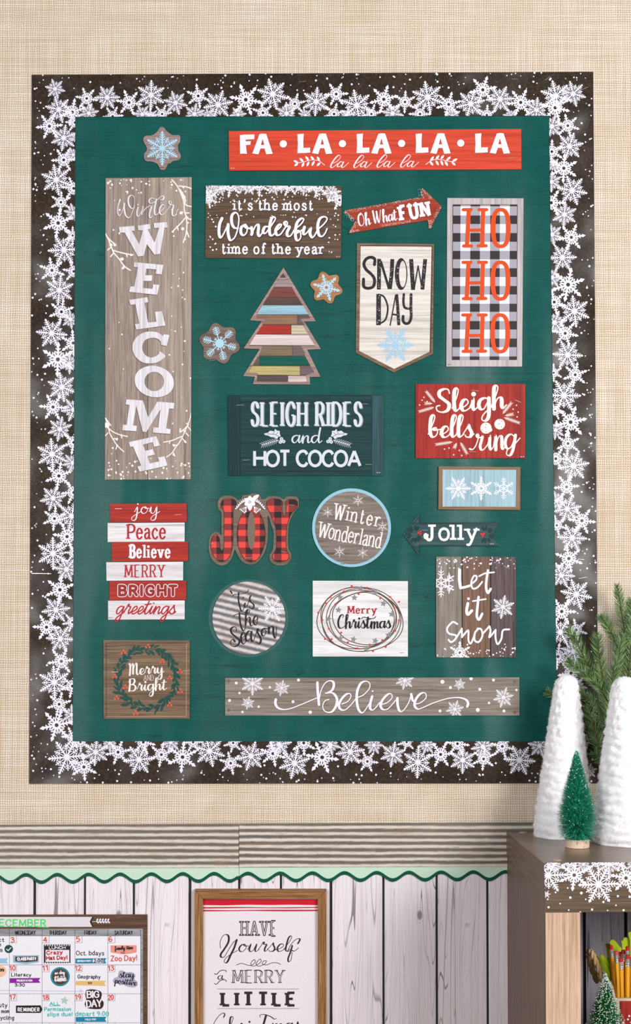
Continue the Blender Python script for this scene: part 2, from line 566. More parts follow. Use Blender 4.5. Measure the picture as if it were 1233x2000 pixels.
# running hand, joined: advance, strokes (x-height .5, ascender 1, descender -.5)
BOWL = "~.42,.42 .3,.5 .13,.42 .06,.2 .13,.02 .26,.06 .42,.4"
K = {
 'a': (.5, BOWL + "|~.43,.48 .39,.2 .42,.02 .55,.14"),
 'b': (.44, "~0,.14 .2,.68 .25,.94 .18,1 .1,.82 .07,.3 .14,.03 .28,.05 .36,.24 .3,.42 .2,.36 .3,.32 .46,.36"),
 'c': (.4, "~.38,.38 .28,.5 .12,.42 .06,.2 .13,.02 .28,.03 .44,.15"),
 'd': (.54, BOWL + "|~.5,1 .44,.6 .41,.15 .46,.01 .58,.14"),
 'e': (.38, "~0,.14 .18,.18 .33,.34 .28,.49 .15,.44 .07,.22 .13,.02 .26,.02 .42,.15"),
 'f': (.4, "~0,.14 .25,.6 .35,.93 .28,1 .18,.8 .14,.1 .11,-.38 .17,-.48 .25,-.35 .22,0 .42,.14"),
 'g': (.52, BOWL + "|~.44,.48 .42,0 .38,-.34 .26,-.5 .14,-.42 .22,-.2 .56,.14"),
 'h': (.5, "~0,.14 .2,.65 .27,.94 .19,1 .12,.82 .08,0|~.08,.08 .22,.42 .34,.48 .38,.36 .37,.1 .42,.01 .54,.14"),
 'i': (.27, "~0,.14 .08,.32 .14,.48 .11,.2 .15,.01 .3,.14|o.17,.7"),
 'j': (.27, "~0,.14 .14,.48 .12,0 .06,-.38 -.06,-.5 -.16,-.4 -.08,-.2 .3,.14|o.17,.7"),
 'k': (.48, "~0,.14 .2,.65 .27,.94 .19,1 .12,.82 .08,0|~.1,.2 .32,.46 .34,.34 .16,.26 .34,.02 .5,.14"),
 'l': (.26, "~0,.14 .2,.65 .26,.93 .19,1 .11,.82 .08,.25 .13,.02 .29,.14"),
 'm': (.68, "~0,.14 .09,.46 .11,.4 .09,0|~.09,.08 .22,.42 .3,.46 .33,.36 .31,0|~.31,.08 .44,.42 .53,.46 .56,.36 .54,.1 .6,.01 .72,.14"),
 'n': (.48, "~0,.14 .09,.46 .11,.4 .09,0|~.09,.08 .22,.42 .33,.47 .36,.36 .35,.1 .4,.01 .52,.14"),
 'o': (.46, "~.28,.49 .13,.43 .06,.2 .14,.02 .28,.05 .38,.25 .33,.44 .24,.48 .3,.38 .48,.38"),
 'p': (.44, "~0,.14 .1,.47 .08,0 .06,-.48|~.09,.1 .22,.46 .36,.42 .38,.2 .28,.03 .14,.06 .28,.0 .48,.14"),
 'r': (.42, "~0,.14 .1,.4 .15,.6 .21,.6 .19,.5 .27,.47 .34,.45 .29,.2 .32,.02 .46,.14"),
 's': (.38, "~0,.14 .16,.44 .21,.56 .24,.42 .33,.2 .27,.02 .12,.02 .08,.1|~.25,.02 .3,.03 .42,.15"),
 't': (.34, "~0,.14 .12,.45 .2,.85 .15,.5 .12,.12 .2,.0 .37,.14|~.0,.6 .18,.62 .36,.66"),
 'u': (.5, "~0,.14 .1,.48 .08,.15 .14,.01 .26,.08 .37,.48 .35,.14 .4,.01 .54,.14"),
 'v': (.46, "~0,.14 .08,.47 .15,.02 .2,.02 .34,.42 .35,.5 .38,.4 .5,.38"),
 'w': (.62, "~0,.14 .08,.47 .12,.04 .2,.06 .3,.45 .32,.05 .4,.06 .5,.42 .52,.5 .54,.4 .66,.38"),
 'y': (.5, "~0,.14 .1,.48 .08,.16 .14,.02 .26,.08 .38,.48 .36,0 .32,-.36 .2,-.5 .08,-.42 .18,-.18 .54,.14"),
 'z': (.42, "~.04,.44 .34,.47 .04,.02 .2,-.1 .2,-.42 .06,-.4 .46,.14"),
 'S': (.6, "~.54,.8 .5,.97 .34,1 .18,.9 .18,.7 .36,.5 .5,.32 .44,.08 .24,0 .06,.08 .04,.26 .16,.3"),
 'C': (.55, "~.38,.78 .46,.9 .38,1 .2,.88 .06,.5 .1,.1 .28,0 .58,.16"),
 'M': (.72, "~.0,.9 .1,.95 .1,.5 .04,0|~.06,.2 .18,.75 .28,.95 .32,.8 .28,.1|~.28,.15 .42,.75 .52,.96 .58,.85 .54,.2 .6,.0 .76,.14"),
 'B': (.62, "~.14,.95 .12,.5 .06,0|~.04,.74 .2,.98 .42,.98 .46,.76 .34,.56 .2,.52 .42,.48 .52,.28 .42,.05 .22,0 .1,.1"),
 'Y': (.6, "~.02,.75 .1,1 .2,.95 .18,.6 .2,.45 .3,.5 .5,.9 .56,1 .46,.5 .36,-.1 .22,-.4 .1,-.38 .2,-.1 .64,.14"),
 'O': (.66, "~.36,1 .14,.85 .04,.5 .1,.1 .3,0 .5,.15 .58,.5 .5,.85 .34,.98 .3,.9"),
 'W': (.86, "~.08,1 .1,.5 .14,.05 .22,.1 .4,.85 .4,.9|~.4,.9 .42,.4 .48,.03 .58,.15 .78,1"),
 'L': (.5, "~.3,.9 .2,1 .16,.6 .12,.05 .3,0 .5,.1"),
 'D': (.62, "~.2,.95 .16,.4 .06,.04 .34,.0 .58,.3 .54,.8 .3,1 .06,.84"),
}


def text(pr, crop, s, p0, p1, h, w, thin=None, serif=0.0, st=None, hand=False, gap=0.2, slant=0.0, nib=None, cap=None, jit=0.0, spread=True):
    """word s with its baseline from p0 to p1 (detail pixels), cap height h, stroke width w"""
    tab = K if hand else G
    if spread and len(s) > 1:
        pr.cut()
    g = 0.0 if hand else gap
    tot = 0.0
    for ch in s:
        tot += (0.35 if hand else 0.4) if ch == ' ' else tab[ch][0] + g
    tot -= g
    dx, dy = p1[0] - p0[0], p1[1] - p0[1]
    Ln = math.hypot(dx, dy)
    ux, uy = dx / Ln, dy / Ln
    k = Ln / tot
    if st is None:
        st = w * 0.8 if thin is None else thin
    nb = nib if nib else ('d' if hand else 'v')
    cp = cap if cap else 'r'
    rnd = random.Random(len(s) * 7 + int(p0[0]))
    x = 0.0
    for ch in s:
        if ch == ' ':
            x += 0.35 if hand else 0.4
            continue
        jy = rnd.uniform(-jit, jit)

        def tr(q, jy=jy, x=x):
            a, b = q
            X, Y = (x + a) * k + slant * b * h, (b + jy) * h
            return crop((p0[0] + ux * X + uy * Y, p0[1] + uy * X - ux * Y))
        for stq in tab[ch][1].split('|'):
            if stq[0] == 'o':
                a, b = stq[1:].split(',')
                c = tr((float(a), float(b)))
                pr.disc(c[0], c[1], w * 0.62 / crop.s)
                continue
            sm = stq[0] == '~'
            pts = [tr(tuple(float(q) for q in z.split(','))) for z in stq.lstrip('~').split()]
            pr.stroke(pts, w / crop.s, thin / crop.s if thin is not None else None, sm, cp if (hand or cap) else ('r' if sm else 'b'), nb if thin is not None else None, seg=5)
        if serif and not hand:
            for z in tab[ch][2].split():
                lo_ = z[0] == 'L'
                a, b = [float(q) for q in z.lstrip('L').split(',')]
                off = 0.0
                yy = b + (st / 2 / h if b < 0.05 else -st / 2 / h)
                hw = serif * h / k / 2
                pr.stroke([tr((a - hw * (1.15 if lo_ else 1), yy)), tr((a + (0 if lo_ else hw), yy))], st / crop.s, None, False, 'r' if cap == 'r' else 'b')
        x += tab[ch][0] + g


# ------------------------------------------------------------------ snowflakes
def flake(pr, x, y, r, kind='a', rot=0.0):
    def at(a, t, side=0.0):
        return (x + r * (t * math.sin(a) + side * math.cos(a)), y + r * (-t * math.cos(a) + side * math.sin(a)))

    def arm(a, t0, t1, w):
        pr.stroke([at(a, t0), at(a, t1)], w * r, None, False, 'b')

    def barbs(a, ts, ln, w, fw=0.75):
        for t, l in zip(ts, ln):
            for sd in (-1, 1):
                pr.stroke([at(a, t), at(a, t + l * fw, sd * l)], w * r, w * r * 0.7, False, 'b')

    def diamond(a, t0, t1, hw, f=0.55):
        tm = t0 + (t1 - t0) * f
        pr.poly([at(a, t0), at(a, tm, hw), at(a, t1), at(a, tm, -hw)])
    for i in range(6):
        a = rot + i * math.pi / 3
        b = a + math.pi / 6
        if kind == 'a':
            arm(a, 0.1, 0.92, 0.085)
            barbs(a, (.3, .44, .58, .71), (.13, .17, .17, .14), .06)
            diamond(a, .78, 1.02, .085)
            arm(b, 0.1, 0.5, 0.045)
            barbs(b, (.42, .54), (.13, .11), .055)
            arm(b, 0.4, 0.72, .06)
        elif kind == 'b':
            arm(a, 0.18, 0.78, 0.115)
            barbs(a, (.34, .54), (.2, .15), .085, .65)
            diamond(a, .64, 1.03, .12, .45)
            arm(b, 0.2, 0.42, 0.095)
            p = at(b, .42)
            pr.disc(p[0], p[1], .048 * r, 8)
        elif kind == 'c':
            arm(a, 0.0, 1.0, 0.07)
            barbs(a, (.55, .74), (.24, .2), .07, .6)
            pr.stroke([at(a, .52), at(b, .3)], .07 * r, None, False, 'b')
            pr.stroke([at(b, .3), at(a + math.pi / 3, .52)], .07 * r, None, False, 'b')
        elif kind == 'd':
            arm(a, 0.2, 1.0, 0.06)
            barbs(a, (.5, .62, .74, .86), (.2, .2, .2, .13), .055, .8)
            arm(b, 0.2, 0.42, 0.05)
            barbs(b, (.3,), (.1,), .05)
        elif kind == 'e':
            arm(a, 0.25, 0.8, 0.05)
            diamond(a, .72, 1.03, .06)
            barbs(a, (.45, .6), (.2, .12), .055)
            arm(b, 0.25, 0.5, 0.04)
        elif kind == 'f':
            arm(a, 0, 1.0, 0.06)
            diamond(a, .72, 1.03, .06)
            barbs(a, (.5,), (.16,), .05)
            arm(b, 0, 0.62, 0.045)
    if kind == 'a':
        pr.disc(x, y, .15 * r, 12)
    elif kind == 'b':
        pr.ring(ell(x, y, .27 * r, .27 * r, 6, rot), ell(x, y, .125 * r, .125 * r, 6, rot))
    elif kind == 'd':
        pr.disc(x, y, .26 * r, 12)
    elif kind == 'e':
        pr.ring(ell(x, y, .29 * r, .29 * r, 12), ell(x, y, .17 * r, .17 * r, 12))


def flakes(mat, parent, depth, lst, layer=1, clip=None):
    """printed snowflakes that stand apart: each one a part of its own"""
    for x, y, r, k, a in lst:
        p = Print('snowflake', mat, parent, depth, layer, clip)
        flake(p, x, y, r, k, a)
        p.build()


def dots(pr, rnd, n, x0, y0, x1, y1, r0, r1, avoid=None, power=1.0):
    for _ in range(n):
        x, y = rnd.uniform(x0, x1), y0 + (y1 - y0) * rnd.random() ** power
        r = rnd.uniform(r0, r1)
        if avoid and avoid(x, y):
            continue
        pr.disc(x, y, r, 8, r * rnd.uniform(.85, 1.15))


def leaf(pr, x, y, ang, ln, wd, n=5):
    """pointed leaf from (x,y), direction ang (0 = right, clockwise), length, half width"""
    c, s = math.cos(ang), math.sin(ang)
    up, dn = [], []
    for i in range(n + 1):
        t = i / n
        w = wd * math.sin(math.pi * t) ** 0.8
        up.append((x + c * ln * t - s * w, y + s * ln * t + c * w))
        dn.append((x + c * ln * t + s * w, y + s * ln * t - c * w))
    pr.poly(up + dn[-2:0:-1])


def sprig(pr, p0, p1, n, ln, w, ang=0.75):
    dx, dy = p1[0] - p0[0], p1[1] - p0[1]
    a = math.atan2(dy, dx)
    pr.stroke([p0, p1], w, None, False, 'b')
    for i in range(n):
        t = (i + .5) / n
        x, y = p0[0] + dx * t, p0[1] + dy * t
        l = ln * (0.65 + 0.35 * math.sin(math.pi * (0.2 + 0.7 * t)))
        for sd in (-1, 1):
            pr.stroke([(x, y), (x + l * math.cos(a + sd * ang), y + l * math.sin(a + sd * ang))], w, w * .5, False, 'b')


STEEL, t_, b_ = new_mat('staple_steel', 0.25, 0.5)
b_.inputs['Metallic'].default_value = 0.9
b_.inputs['Base Color'].default_value = (0.75, 0.75, 0.78, 1)


def staple(parent, x0, y0, x1, y1, d):
    """wire staple: crown proud of the sheet and two legs going in"""
    a, b = P(x0, y0, d + 0.0005), P(x1, y1, d + 0.0005)
    u = (b - a).normalized()
    n = Vector((-u.z, 0, u.x)) * 0.0003
    vs, fs = [], []

    def bar(p, q, e):
        k = len(vs)
        for c in (p, q):
            for sgn in (-1, 1):
                for yy in (-0.00025, 0.00025):
                    vs.append(tuple(c + e * sgn + Vector((0, yy, 0))))
        fs.extend([(k, k + 1, k + 5, k + 4), (k + 2, k + 6, k + 7, k + 3), (k, k + 4, k + 6, k + 2), (k + 1, k + 3, k + 7, k + 5), (k, k + 2, k + 3, k + 1), (k + 4, k + 5, k + 7, k + 6)])
    bar(a, b, n)
    for c in (a, b):
        k = len(vs)
        for yy in (0.0, 0.0009):
            for e in (-u * 0.0003 - n, u * 0.0003 - n, u * 0.0003 + n, -u * 0.0003 + n):
                vs.append(tuple(c + e + Vector((0, yy, 0))))
        fs.extend([(k, k + 1, k + 5, k + 4), (k + 1, k + 2, k + 6, k + 5), (k + 2, k + 3, k + 7, k + 6), (k + 3, k, k + 4, k + 7)])
    return mesh_obj('staple', vs, fs, STEEL, parent)
# ================================================================== the setting
def burlap():
    m, t, b = new_mat('burlap_weave', 0.9, 0.1)
    v = coords(t, (1, 1, 1))
    nz = noise(t, v, 60.0, 3.0)
    sep = t.nodes.new('ShaderNodeSeparateXYZ')
    t.links.new(v, sep.inputs[0])
    off = math_node(t, 'MULTIPLY', nz, 0.0045)
    off2 = math_node(t, 'MULTIPLY', noise(t, coords(t, (1, 1, 1), loc=(3, 1, 7)), 60.0, 3.0), 0.0045)
    X = math_node(t, 'ADD', sep.outputs[0], off)
    Z = math_node(t, 'ADD', sep.outputs[2], off2)
    w = []
    for q in (X, Z):
        c = math_node(t, 'COSINE', math_node(t, 'MULTIPLY', q, 2 * math.pi / 0.0042))
        w.append(math_node(t, 'ADD', math_node(t, 'MULTIPLY', c, 0.5), 0.5))
    gap = math_node(t, 'MULTIPLY', math_node(t, 'MULTIPLY', w[0], w[1]), math_node(t, 'ADD', 0.35, math_node(t, 'MULTIPLY', noise(t, coords(t, (1, 1, 1), loc=(9, 9, 9)), 22.0, 3.0, 0.3), 1.3)))
    # slubs: single threads that are thicker and paler
    thv = noise(t, coords(t, (420, 1, 5)), 1.0, 2.0)
    thh = noise(t, coords(t, (5, 1, 420)), 1.0, 2.0)
    th = math_node(t, 'ADD', math_node(t, 'MULTIPLY', thv, 0.5), math_node(t, 'MULTIPLY', thh, 0.5))
    yel = ramp(t, noise(t, coords(t, (3, 3, 3)), 2.0, 3.0), [(0.3, (228, 216, 204)), (0.7, (240, 232, 225))])
    base = mixc(t, ramp(t, th, [(0.38, (0, 0, 0)), (0.62, (255, 255, 255))]), (206, 190, 166), yel)
    c = mixc(t, math_node(t, 'MULTIPLY', ramp(t, gap, [(0.12, (0, 0, 0)), (0.75, (255, 255, 255))]), 0.95), base, (182, 154, 112))
    t.links.new(c, b.inputs['Base Color'])
    h = math_node(t, 'SUBTRACT', 1.0, gap)
    bump(t, b, math_node(t, 'ADD', h, math_node(t, 'MULTIPLY', th, 0.8)), 0.5, 0.0007)
    return m


def structure(o):
    o['kind'] = 'structure'
    return o


wall = structure(box_obj('wall_back', (-1.9, 0, 0), (2.3, 0.1, 2.85), burlap(), loc=(0, 0, 0)))
flm = wood('floor_boards', (120, 92, 66), (156, 124, 92), (182, 150, 116), 'x', 0.5)
floor = structure(box_obj('floor', (-1.9, -3.6, -0.05), (2.3, 0.1, 0.0), flm, loc=(0, 0, -0.05)))

# ---- white-washed planks of the lower wall
def plankmat(name, dark=False, seed=0.0):
    k = ('plank', name)
    if k in MATS:
        return MATS[k]
    m, t, b = new_mat(name, 0.55, 0.3)
    v = coords(t, (260, 260, 5), loc=(seed, 0, seed))
    n1 = noise(t, v, 1.0, 6.0, 1.2, 0.7)
    v2 = coords(t, (75, 75, 4.5), loc=(seed, 3, 1))
    n2 = noise(t, v2, 1.0, 4.0, 2.2, 0.6)
    v3 = coords(t, (14, 14, 5), loc=(seed, 8, 1))
    n3 = noise(t, v3, 1.0, 3.0, 0.5)
    hi, mi, lo = ((242, 236, 241), (230, 222, 227), (202, 193, 197)) if not dark else ((206, 200, 210), (184, 178, 190), (140, 134, 146))  # dark set: the same white planks with the bookcase's shade put into the colour
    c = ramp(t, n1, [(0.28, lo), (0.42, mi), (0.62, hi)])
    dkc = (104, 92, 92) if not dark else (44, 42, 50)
    # flowing grain: level lines of a smooth stretched noise
    nn = noise(t, coords(t, (26, 26, 0.95), loc=(seed * 1.7, 3, seed)), 1.0, 2.0, 0.25, 0.4)
    fr = math_node(t, 'FRACT', math_node(t, 'MULTIPLY', nn, 24.0))
    ln = ramp(t, fr, [(0.0, (255, 255, 255)), (0.05, (255, 255, 255)), (0.10, (0, 0, 0)), (0.9, (0, 0, 0))])
    vis = ramp(t, noise(t, coords(t, (40, 40, 6), loc=(seed, 8, 1)), 1.0, 3.0, 0.3), [(0.4, (0, 0, 0)), (0.62, (255, 255, 255))])
    c = mixc(t, math_node(t, 'MULTIPLY', math_node(t, 'MULTIPLY', ln, vis), 0.8), c, dkc)
    # a few long splits
    n4 = noise(t, coords(t, (30, 30, 1.1), loc=(seed * 2.3, 5, seed)), 1.0, 1.5, 0.4, 0.4)
    sp = ramp(t, n4, [(0.494, (0, 0, 0)), (0.499, (255, 255, 255)), (0.504, (0, 0, 0))])
    c = mixc(t, math_node(t, 'MULTIPLY', sp, 0.8), c, dkc)
    # knots
    vo = t.nodes.new('ShaderNodeTexVoronoi')
    vo.inputs['Scale'].default_value = 1.0
    t.links.new(coords(t, (10, 10, 5.5), loc=(seed * 3, 2, seed)), vo.inputs['Vector'])
    near = ramp(t, vo.outputs['Distance'], [(0.035, (255, 255, 255)), (0.06, (0, 0, 0))])
    rg = math_node(t, 'SINE', math_node(t, 'MULTIPLY', vo.outputs['Distance'], 260.0))
    ring_ = math_node(t, 'MULTIPLY', ramp(t, rg, [(0.6, (0, 0, 0)), (0.95, (255, 255, 255))]), ramp(t, vo.outputs['Distance'], [(0.08, (255, 255, 255)), (0.13, (0, 0, 0))]))
    c = mixc(t, math_node(t, 'MULTIPLY', math_node(t, 'MAXIMUM', near, math_node(t, 'MULTIPLY', ring_, 0.5)), 0.75), c, dkc)
    t.links.new(c, b.inputs['Base Color'])
    bump(t, b, n1, 0.3, 0.0006)
    MATS[k] = m
    return m


PL_TOP = P(600, 1700).z
backing = box_obj('plank_backing', (P(-190, 1900).x, -0.002, 0.0), (P(1240, 1900).x, 0, PL_TOP), ink((58, 55, 58), 0.8, 0.2), wall)
seams = [-360, -235, -140, -48, 68, 166.5, 262, 371, 467.5, 549, 646, 749, 853, 952, 1060, 1146, 1224, 1330, 1430]
for i in range(len(seams) - 1):
    w_ = 3.2 if seams[i] in (68, 371, 646) else 2.1
    xa, xb = P(seams[i] + w_, 1800).x, P(seams[i + 1] - 2.1, 1800).x
    vs, fs = [], []
    box(vs, fs, (xa, -0.006, 0.0), (xb, -0.002, PL_TOP))
    o = mesh_obj('plank', vs, fs, plankmat('white_washed_pine_%d' % (i % 6), seed=i % 6 * 4.7), wall, loc=((xa + xb) / 2, 0, 0.8))
    md = o.modifiers.new('bevel', 'BEVEL')
    md.width = 0.0009
    md.segments = 1
for i, x in enumerate((191, 877, 505, 718)):           # split lines in single boards
    pass

# ================================================================== metal trimmer strip and scalloped strip
Z_RIDGE = P(600, 1628.5).z - P(600, 1653.0).z + 0.0022


def metalmat():
    m, t, b = new_mat('corrugated_metal_print', 0.45, 0.4)
    v = coords(t, (1, 1, 1))
    sep = t.nodes.new('ShaderNodeSeparateXYZ')
    t.links.new(v, sep.inputs[0])
    wob = noise(t, coords(t, (6, 6, 40)), 1.0, 3.0)
    z = math_node(t, 'ADD', sep.outputs[2], math_node(t, 'MULTIPLY', wob, 0.004))
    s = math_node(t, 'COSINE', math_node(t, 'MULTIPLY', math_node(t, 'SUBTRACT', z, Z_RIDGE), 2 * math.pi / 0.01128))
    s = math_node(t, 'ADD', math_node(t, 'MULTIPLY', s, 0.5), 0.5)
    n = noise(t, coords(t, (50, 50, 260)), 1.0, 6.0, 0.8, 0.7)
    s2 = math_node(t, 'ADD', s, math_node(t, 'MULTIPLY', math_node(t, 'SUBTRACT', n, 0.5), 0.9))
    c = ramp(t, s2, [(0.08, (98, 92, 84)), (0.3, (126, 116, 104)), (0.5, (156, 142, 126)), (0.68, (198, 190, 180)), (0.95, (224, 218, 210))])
    r = noise(t, coords(t, (10, 10, 60), loc=(4, 4, 4)), 1.0, 4.0)
    c = mixc(t, math_node(t, 'MULTIPLY', ramp(t, r, [(0.55, (0, 0, 0)), (0.7, (255, 255, 255))]), 0.45), c, (150, 118, 88))
    t.links.new(c, b.inputs['Base Color'])
    return m


MM = metalmat()


def corrugated(name, xl, xr, ytl, ytr, ybl, ybr, d):
    """pressed strip: ridges run along x"""
    root = empty(name, P((xl + xr) / 2, (ytl + ybl) / 2, 0), name, 'strip')
    nz, nx = 56, 2
    vs, fs = [], []
    for j in range(nz + 1):
        f = j / nz
        for i in range(nx + 1):
            g = i / nx
            x = xl + (xr - xl) * g
            y = (ytl + (ytr - ytl) * g) * (1 - f) + (ybl + (ybr - ybl) * g) * f
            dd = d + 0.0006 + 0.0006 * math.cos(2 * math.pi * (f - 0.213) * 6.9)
            vs.append(tuple(P(x, y, dd)))
    for j in range(nz):
        for i in range(nx):
            k = j * (nx + 1) + i
            fs.append((k, k + nx + 1, k + nx + 2, k + 1))
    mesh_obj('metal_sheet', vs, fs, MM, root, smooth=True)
    slab('backing_card', [(xl, ytl), (xr, ytr), (xr, ybr), (xl, ybl)], d - 0.0001, 0.007, ink((150, 140, 128)), root)
    return root


r_ = corrugated('metal_strip', -120, 466.5, 1611.5, 1609, 1696, 1695, 0.009)
tag(r_, 'grey corrugated metal look strip under the burlap, left length', 'strip', 'corrugated metal strips')
for a in ((60, 1612, 74, 1611),):
    pass
r2 = corrugated('metal_strip', 467.5, 1080, 1609, 1606, 1694.5, 1692.5, 0.0092)
tag(r2, 'grey corrugated metal look strip running right to the bookcase', 'strip', 'corrugated metal strips')
for x0, y0 in ((481, 1619), (479, 1667), (322, 1671), (885, 1654), (888, 1680), (630, 1668)):
    staple(r2 if x0 > 467 else r_, x0, y0, x0 + 13, y0 + .5, 0.0105)


def wavey(x):
    base = 1716.2 - (x * 0.0062 if x > 0 else 0)
    return base + 7.4 * math.cos(2 * math.pi * (x - 20) / 61.3 if x < 467 else 2 * math.pi * (x - 516) / 62.9)


def scallop(x0, x1, d, label):
    xs = [x0 + (x1 - x0) * i / 140 for i in range(141)]
    root = empty('scalloped_strip', P((x0 + x1) / 2, 1705, 0), label, 'strip', 'green scalloped border strips')
    top = [(x0, 1694.0), (x1, 1692.0 if x1 > 500 else 1693.5)]
    slab('mint_band', top + [(x, wavey(x)) for x in reversed(xs)], d, 0.0065, ink((198, 226, 205), 0.35), root)
    o_top = [(x, wavey(x) - 3.4) for x in xs]
    o_bot = [(x, wavey(x) + 3.6) for x in reversed(xs)]
    slab('green_wave_edge', o_top + o_bot, d + 0.0004, 0.0065, ink((6, 84, 62), 0.35), root)
    return root


s1_ = scallop(-120, 467, 0.0078, 'mint strip with dark green wavy edge over the white planks, left length')
s2_ = scallop(467.6, 1075, 0.0080, 'mint strip with dark green wavy edge running right to the bookcase')

# ================================================================== the big board
def greenmat():
    m, t, b = new_mat('green_painted_paper', 0.5, 0.1)
    v = coords(t, (1, 1, 1))
    n1 = noise(t, coords(t, (2.2, 2.2, 380)), 1.0, 5.0, 0.3)
    n2 = noise(t, v, 900.0, 2.0)
    c = ramp(t, n1, [(0.3, (0, 70, 65)), (0.7, (0, 84, 77))])
    c = mixc(t, math_node(t, 'MULTIPLY', ramp(t, n2, [(0.5, (0, 0, 0)), (0.75, (255, 255, 255))]), 0.3), c, (16, 116, 110))
    sp_ = t.nodes.new('ShaderNodeSeparateXYZ')
    t.links.new(v, sp_.inputs[0])
    d1 = math_node(t, 'SINE', math_node(t, 'MULTIPLY', math_node(t, 'ADD', sp_.outputs[0], sp_.outputs[2]), 2 * math.pi / 0.0031))
    d2_ = math_node(t, 'SINE', math_node(t, 'MULTIPLY', math_node(t, 'SUBTRACT', sp_.outputs[0], sp_.outputs[2]), 2 * math.pi / 0.0031))
    tw_ = math_node(t, 'MULTIPLY', ramp(t, math_node(t, 'MULTIPLY', d1, d2_), [(0.3, (0, 0, 0)), (0.8, (255, 255, 255))]), ramp(t, noise(t, v, 28.0, 4.0), [(0.42, (0, 0, 0)), (0.68, (255, 255, 255))]))
    c = mixc(t, math_node(t, 'MULTIPLY', tw_, 0.5), c, (40, 140, 132))
    n3 = noise(t, coords(t, (0.9, 1, 26)), 1.0, 2.0, 0.5)
    ln = ramp(t, n3, [(0.498, (255, 255, 255)), (0.5005, (150, 165, 165)), (0.503, (255, 255, 255))])
    c = mixc(t, 0.8, c, ln, 'MULTIPLY')
    t.links.new(c, b.inputs['Base Color'])
    w = noise(t, coords(t, (7, 7, 1.2)), 1.0, 1.5)
    w2 = noise(t, coords(t, (1.0, 1, 1.0), loc=(2, 2, 2)), 3.0, 1.0)
    hh = math_node(t, 'ADD', math_node(t, 'MULTIPLY', w, 1.0), w2)
    bm = t.nodes.new('ShaderNodeBump')
    bm.inputs['Strength'].default_value = 0.9
    bm.inputs['Distance'].default_value = 0.03
    t.links.new(hh, bm.inputs['Height'])
    b2 = t.nodes.new('ShaderNodeBump')
    b2.inputs['Strength'].default_value = 0.4
    b2.inputs['Distance'].default_value = 0.0006
    t.links.new(n2, b2.inputs['Height'])
    t.links.new(bm.outputs[0], b2.inputs['Normal'])
    t.links.new(b2.outputs[0], b.inputs['Normal'])
    b.inputs['Coat Weight'].default_value = 0.3
    b.inputs['Coat Roughness'].default_value = 0.28
    t.links.new(b2.outputs[0], b.inputs['Coat Normal'])
    return m


gp = slab('green_board_paper', [(63, 147), (1158, 141), (1169, 1529), (58, 1530)], 0.0010, 0.0001, greenmat(), None, loc=P(615, 840))
tag(gp, 'dark green painted-wood paper covering the tall board inside the snowflake border', 'paper')
BD = 0.0010

OUT = [(62, 146), (1159, 140), (1170, 1530), (57, 1531)]
INN = [(147, 228), (1073, 226), (1089, 1448), (142, 1448)]


def bordermat():
    m, t, b = new_mat('brown_border_paper', 0.4, 0.15)
    n1 = noise(t, coords(t, (260, 260, 260)), 1.0, 6.0, 0.4, 0.7)
    n2 = noise(t, coords(t, (9, 9, 9)), 1.0, 3.0)
    c = ramp(t, n1, [(0.25, (28, 21, 14)), (0.5, (54, 42, 31)), (0.75, (94, 76, 58))])
    c2 = ramp(t, n2, [(0.35, (175, 170, 165)), (0.65, (255, 255, 255))])
    c = mixc(t, 0.7, c, c2, 'MULTIPLY')
    t.links.new(c, b.inputs['Base Color'])
    w = noise(t, coords(t, (6, 6, 6)), 1.0, 1.5)
    bm = t.nodes.new('ShaderNodeBump')
    bm.inputs['Strength'].default_value = 0.9
    bm.inputs['Distance'].default_value = 0.035
    t.links.new(w, bm.inputs['Height'])
    t.links.new(bm.outputs[0], b.inputs['Normal'])
    b.inputs['Coat Weight'].default_value = 0.35
    b.inputs['Coat Roughness'].default_value = 0.26
    t.links.new(bm.outputs[0], b.inputs['Coat Normal'])
    return m


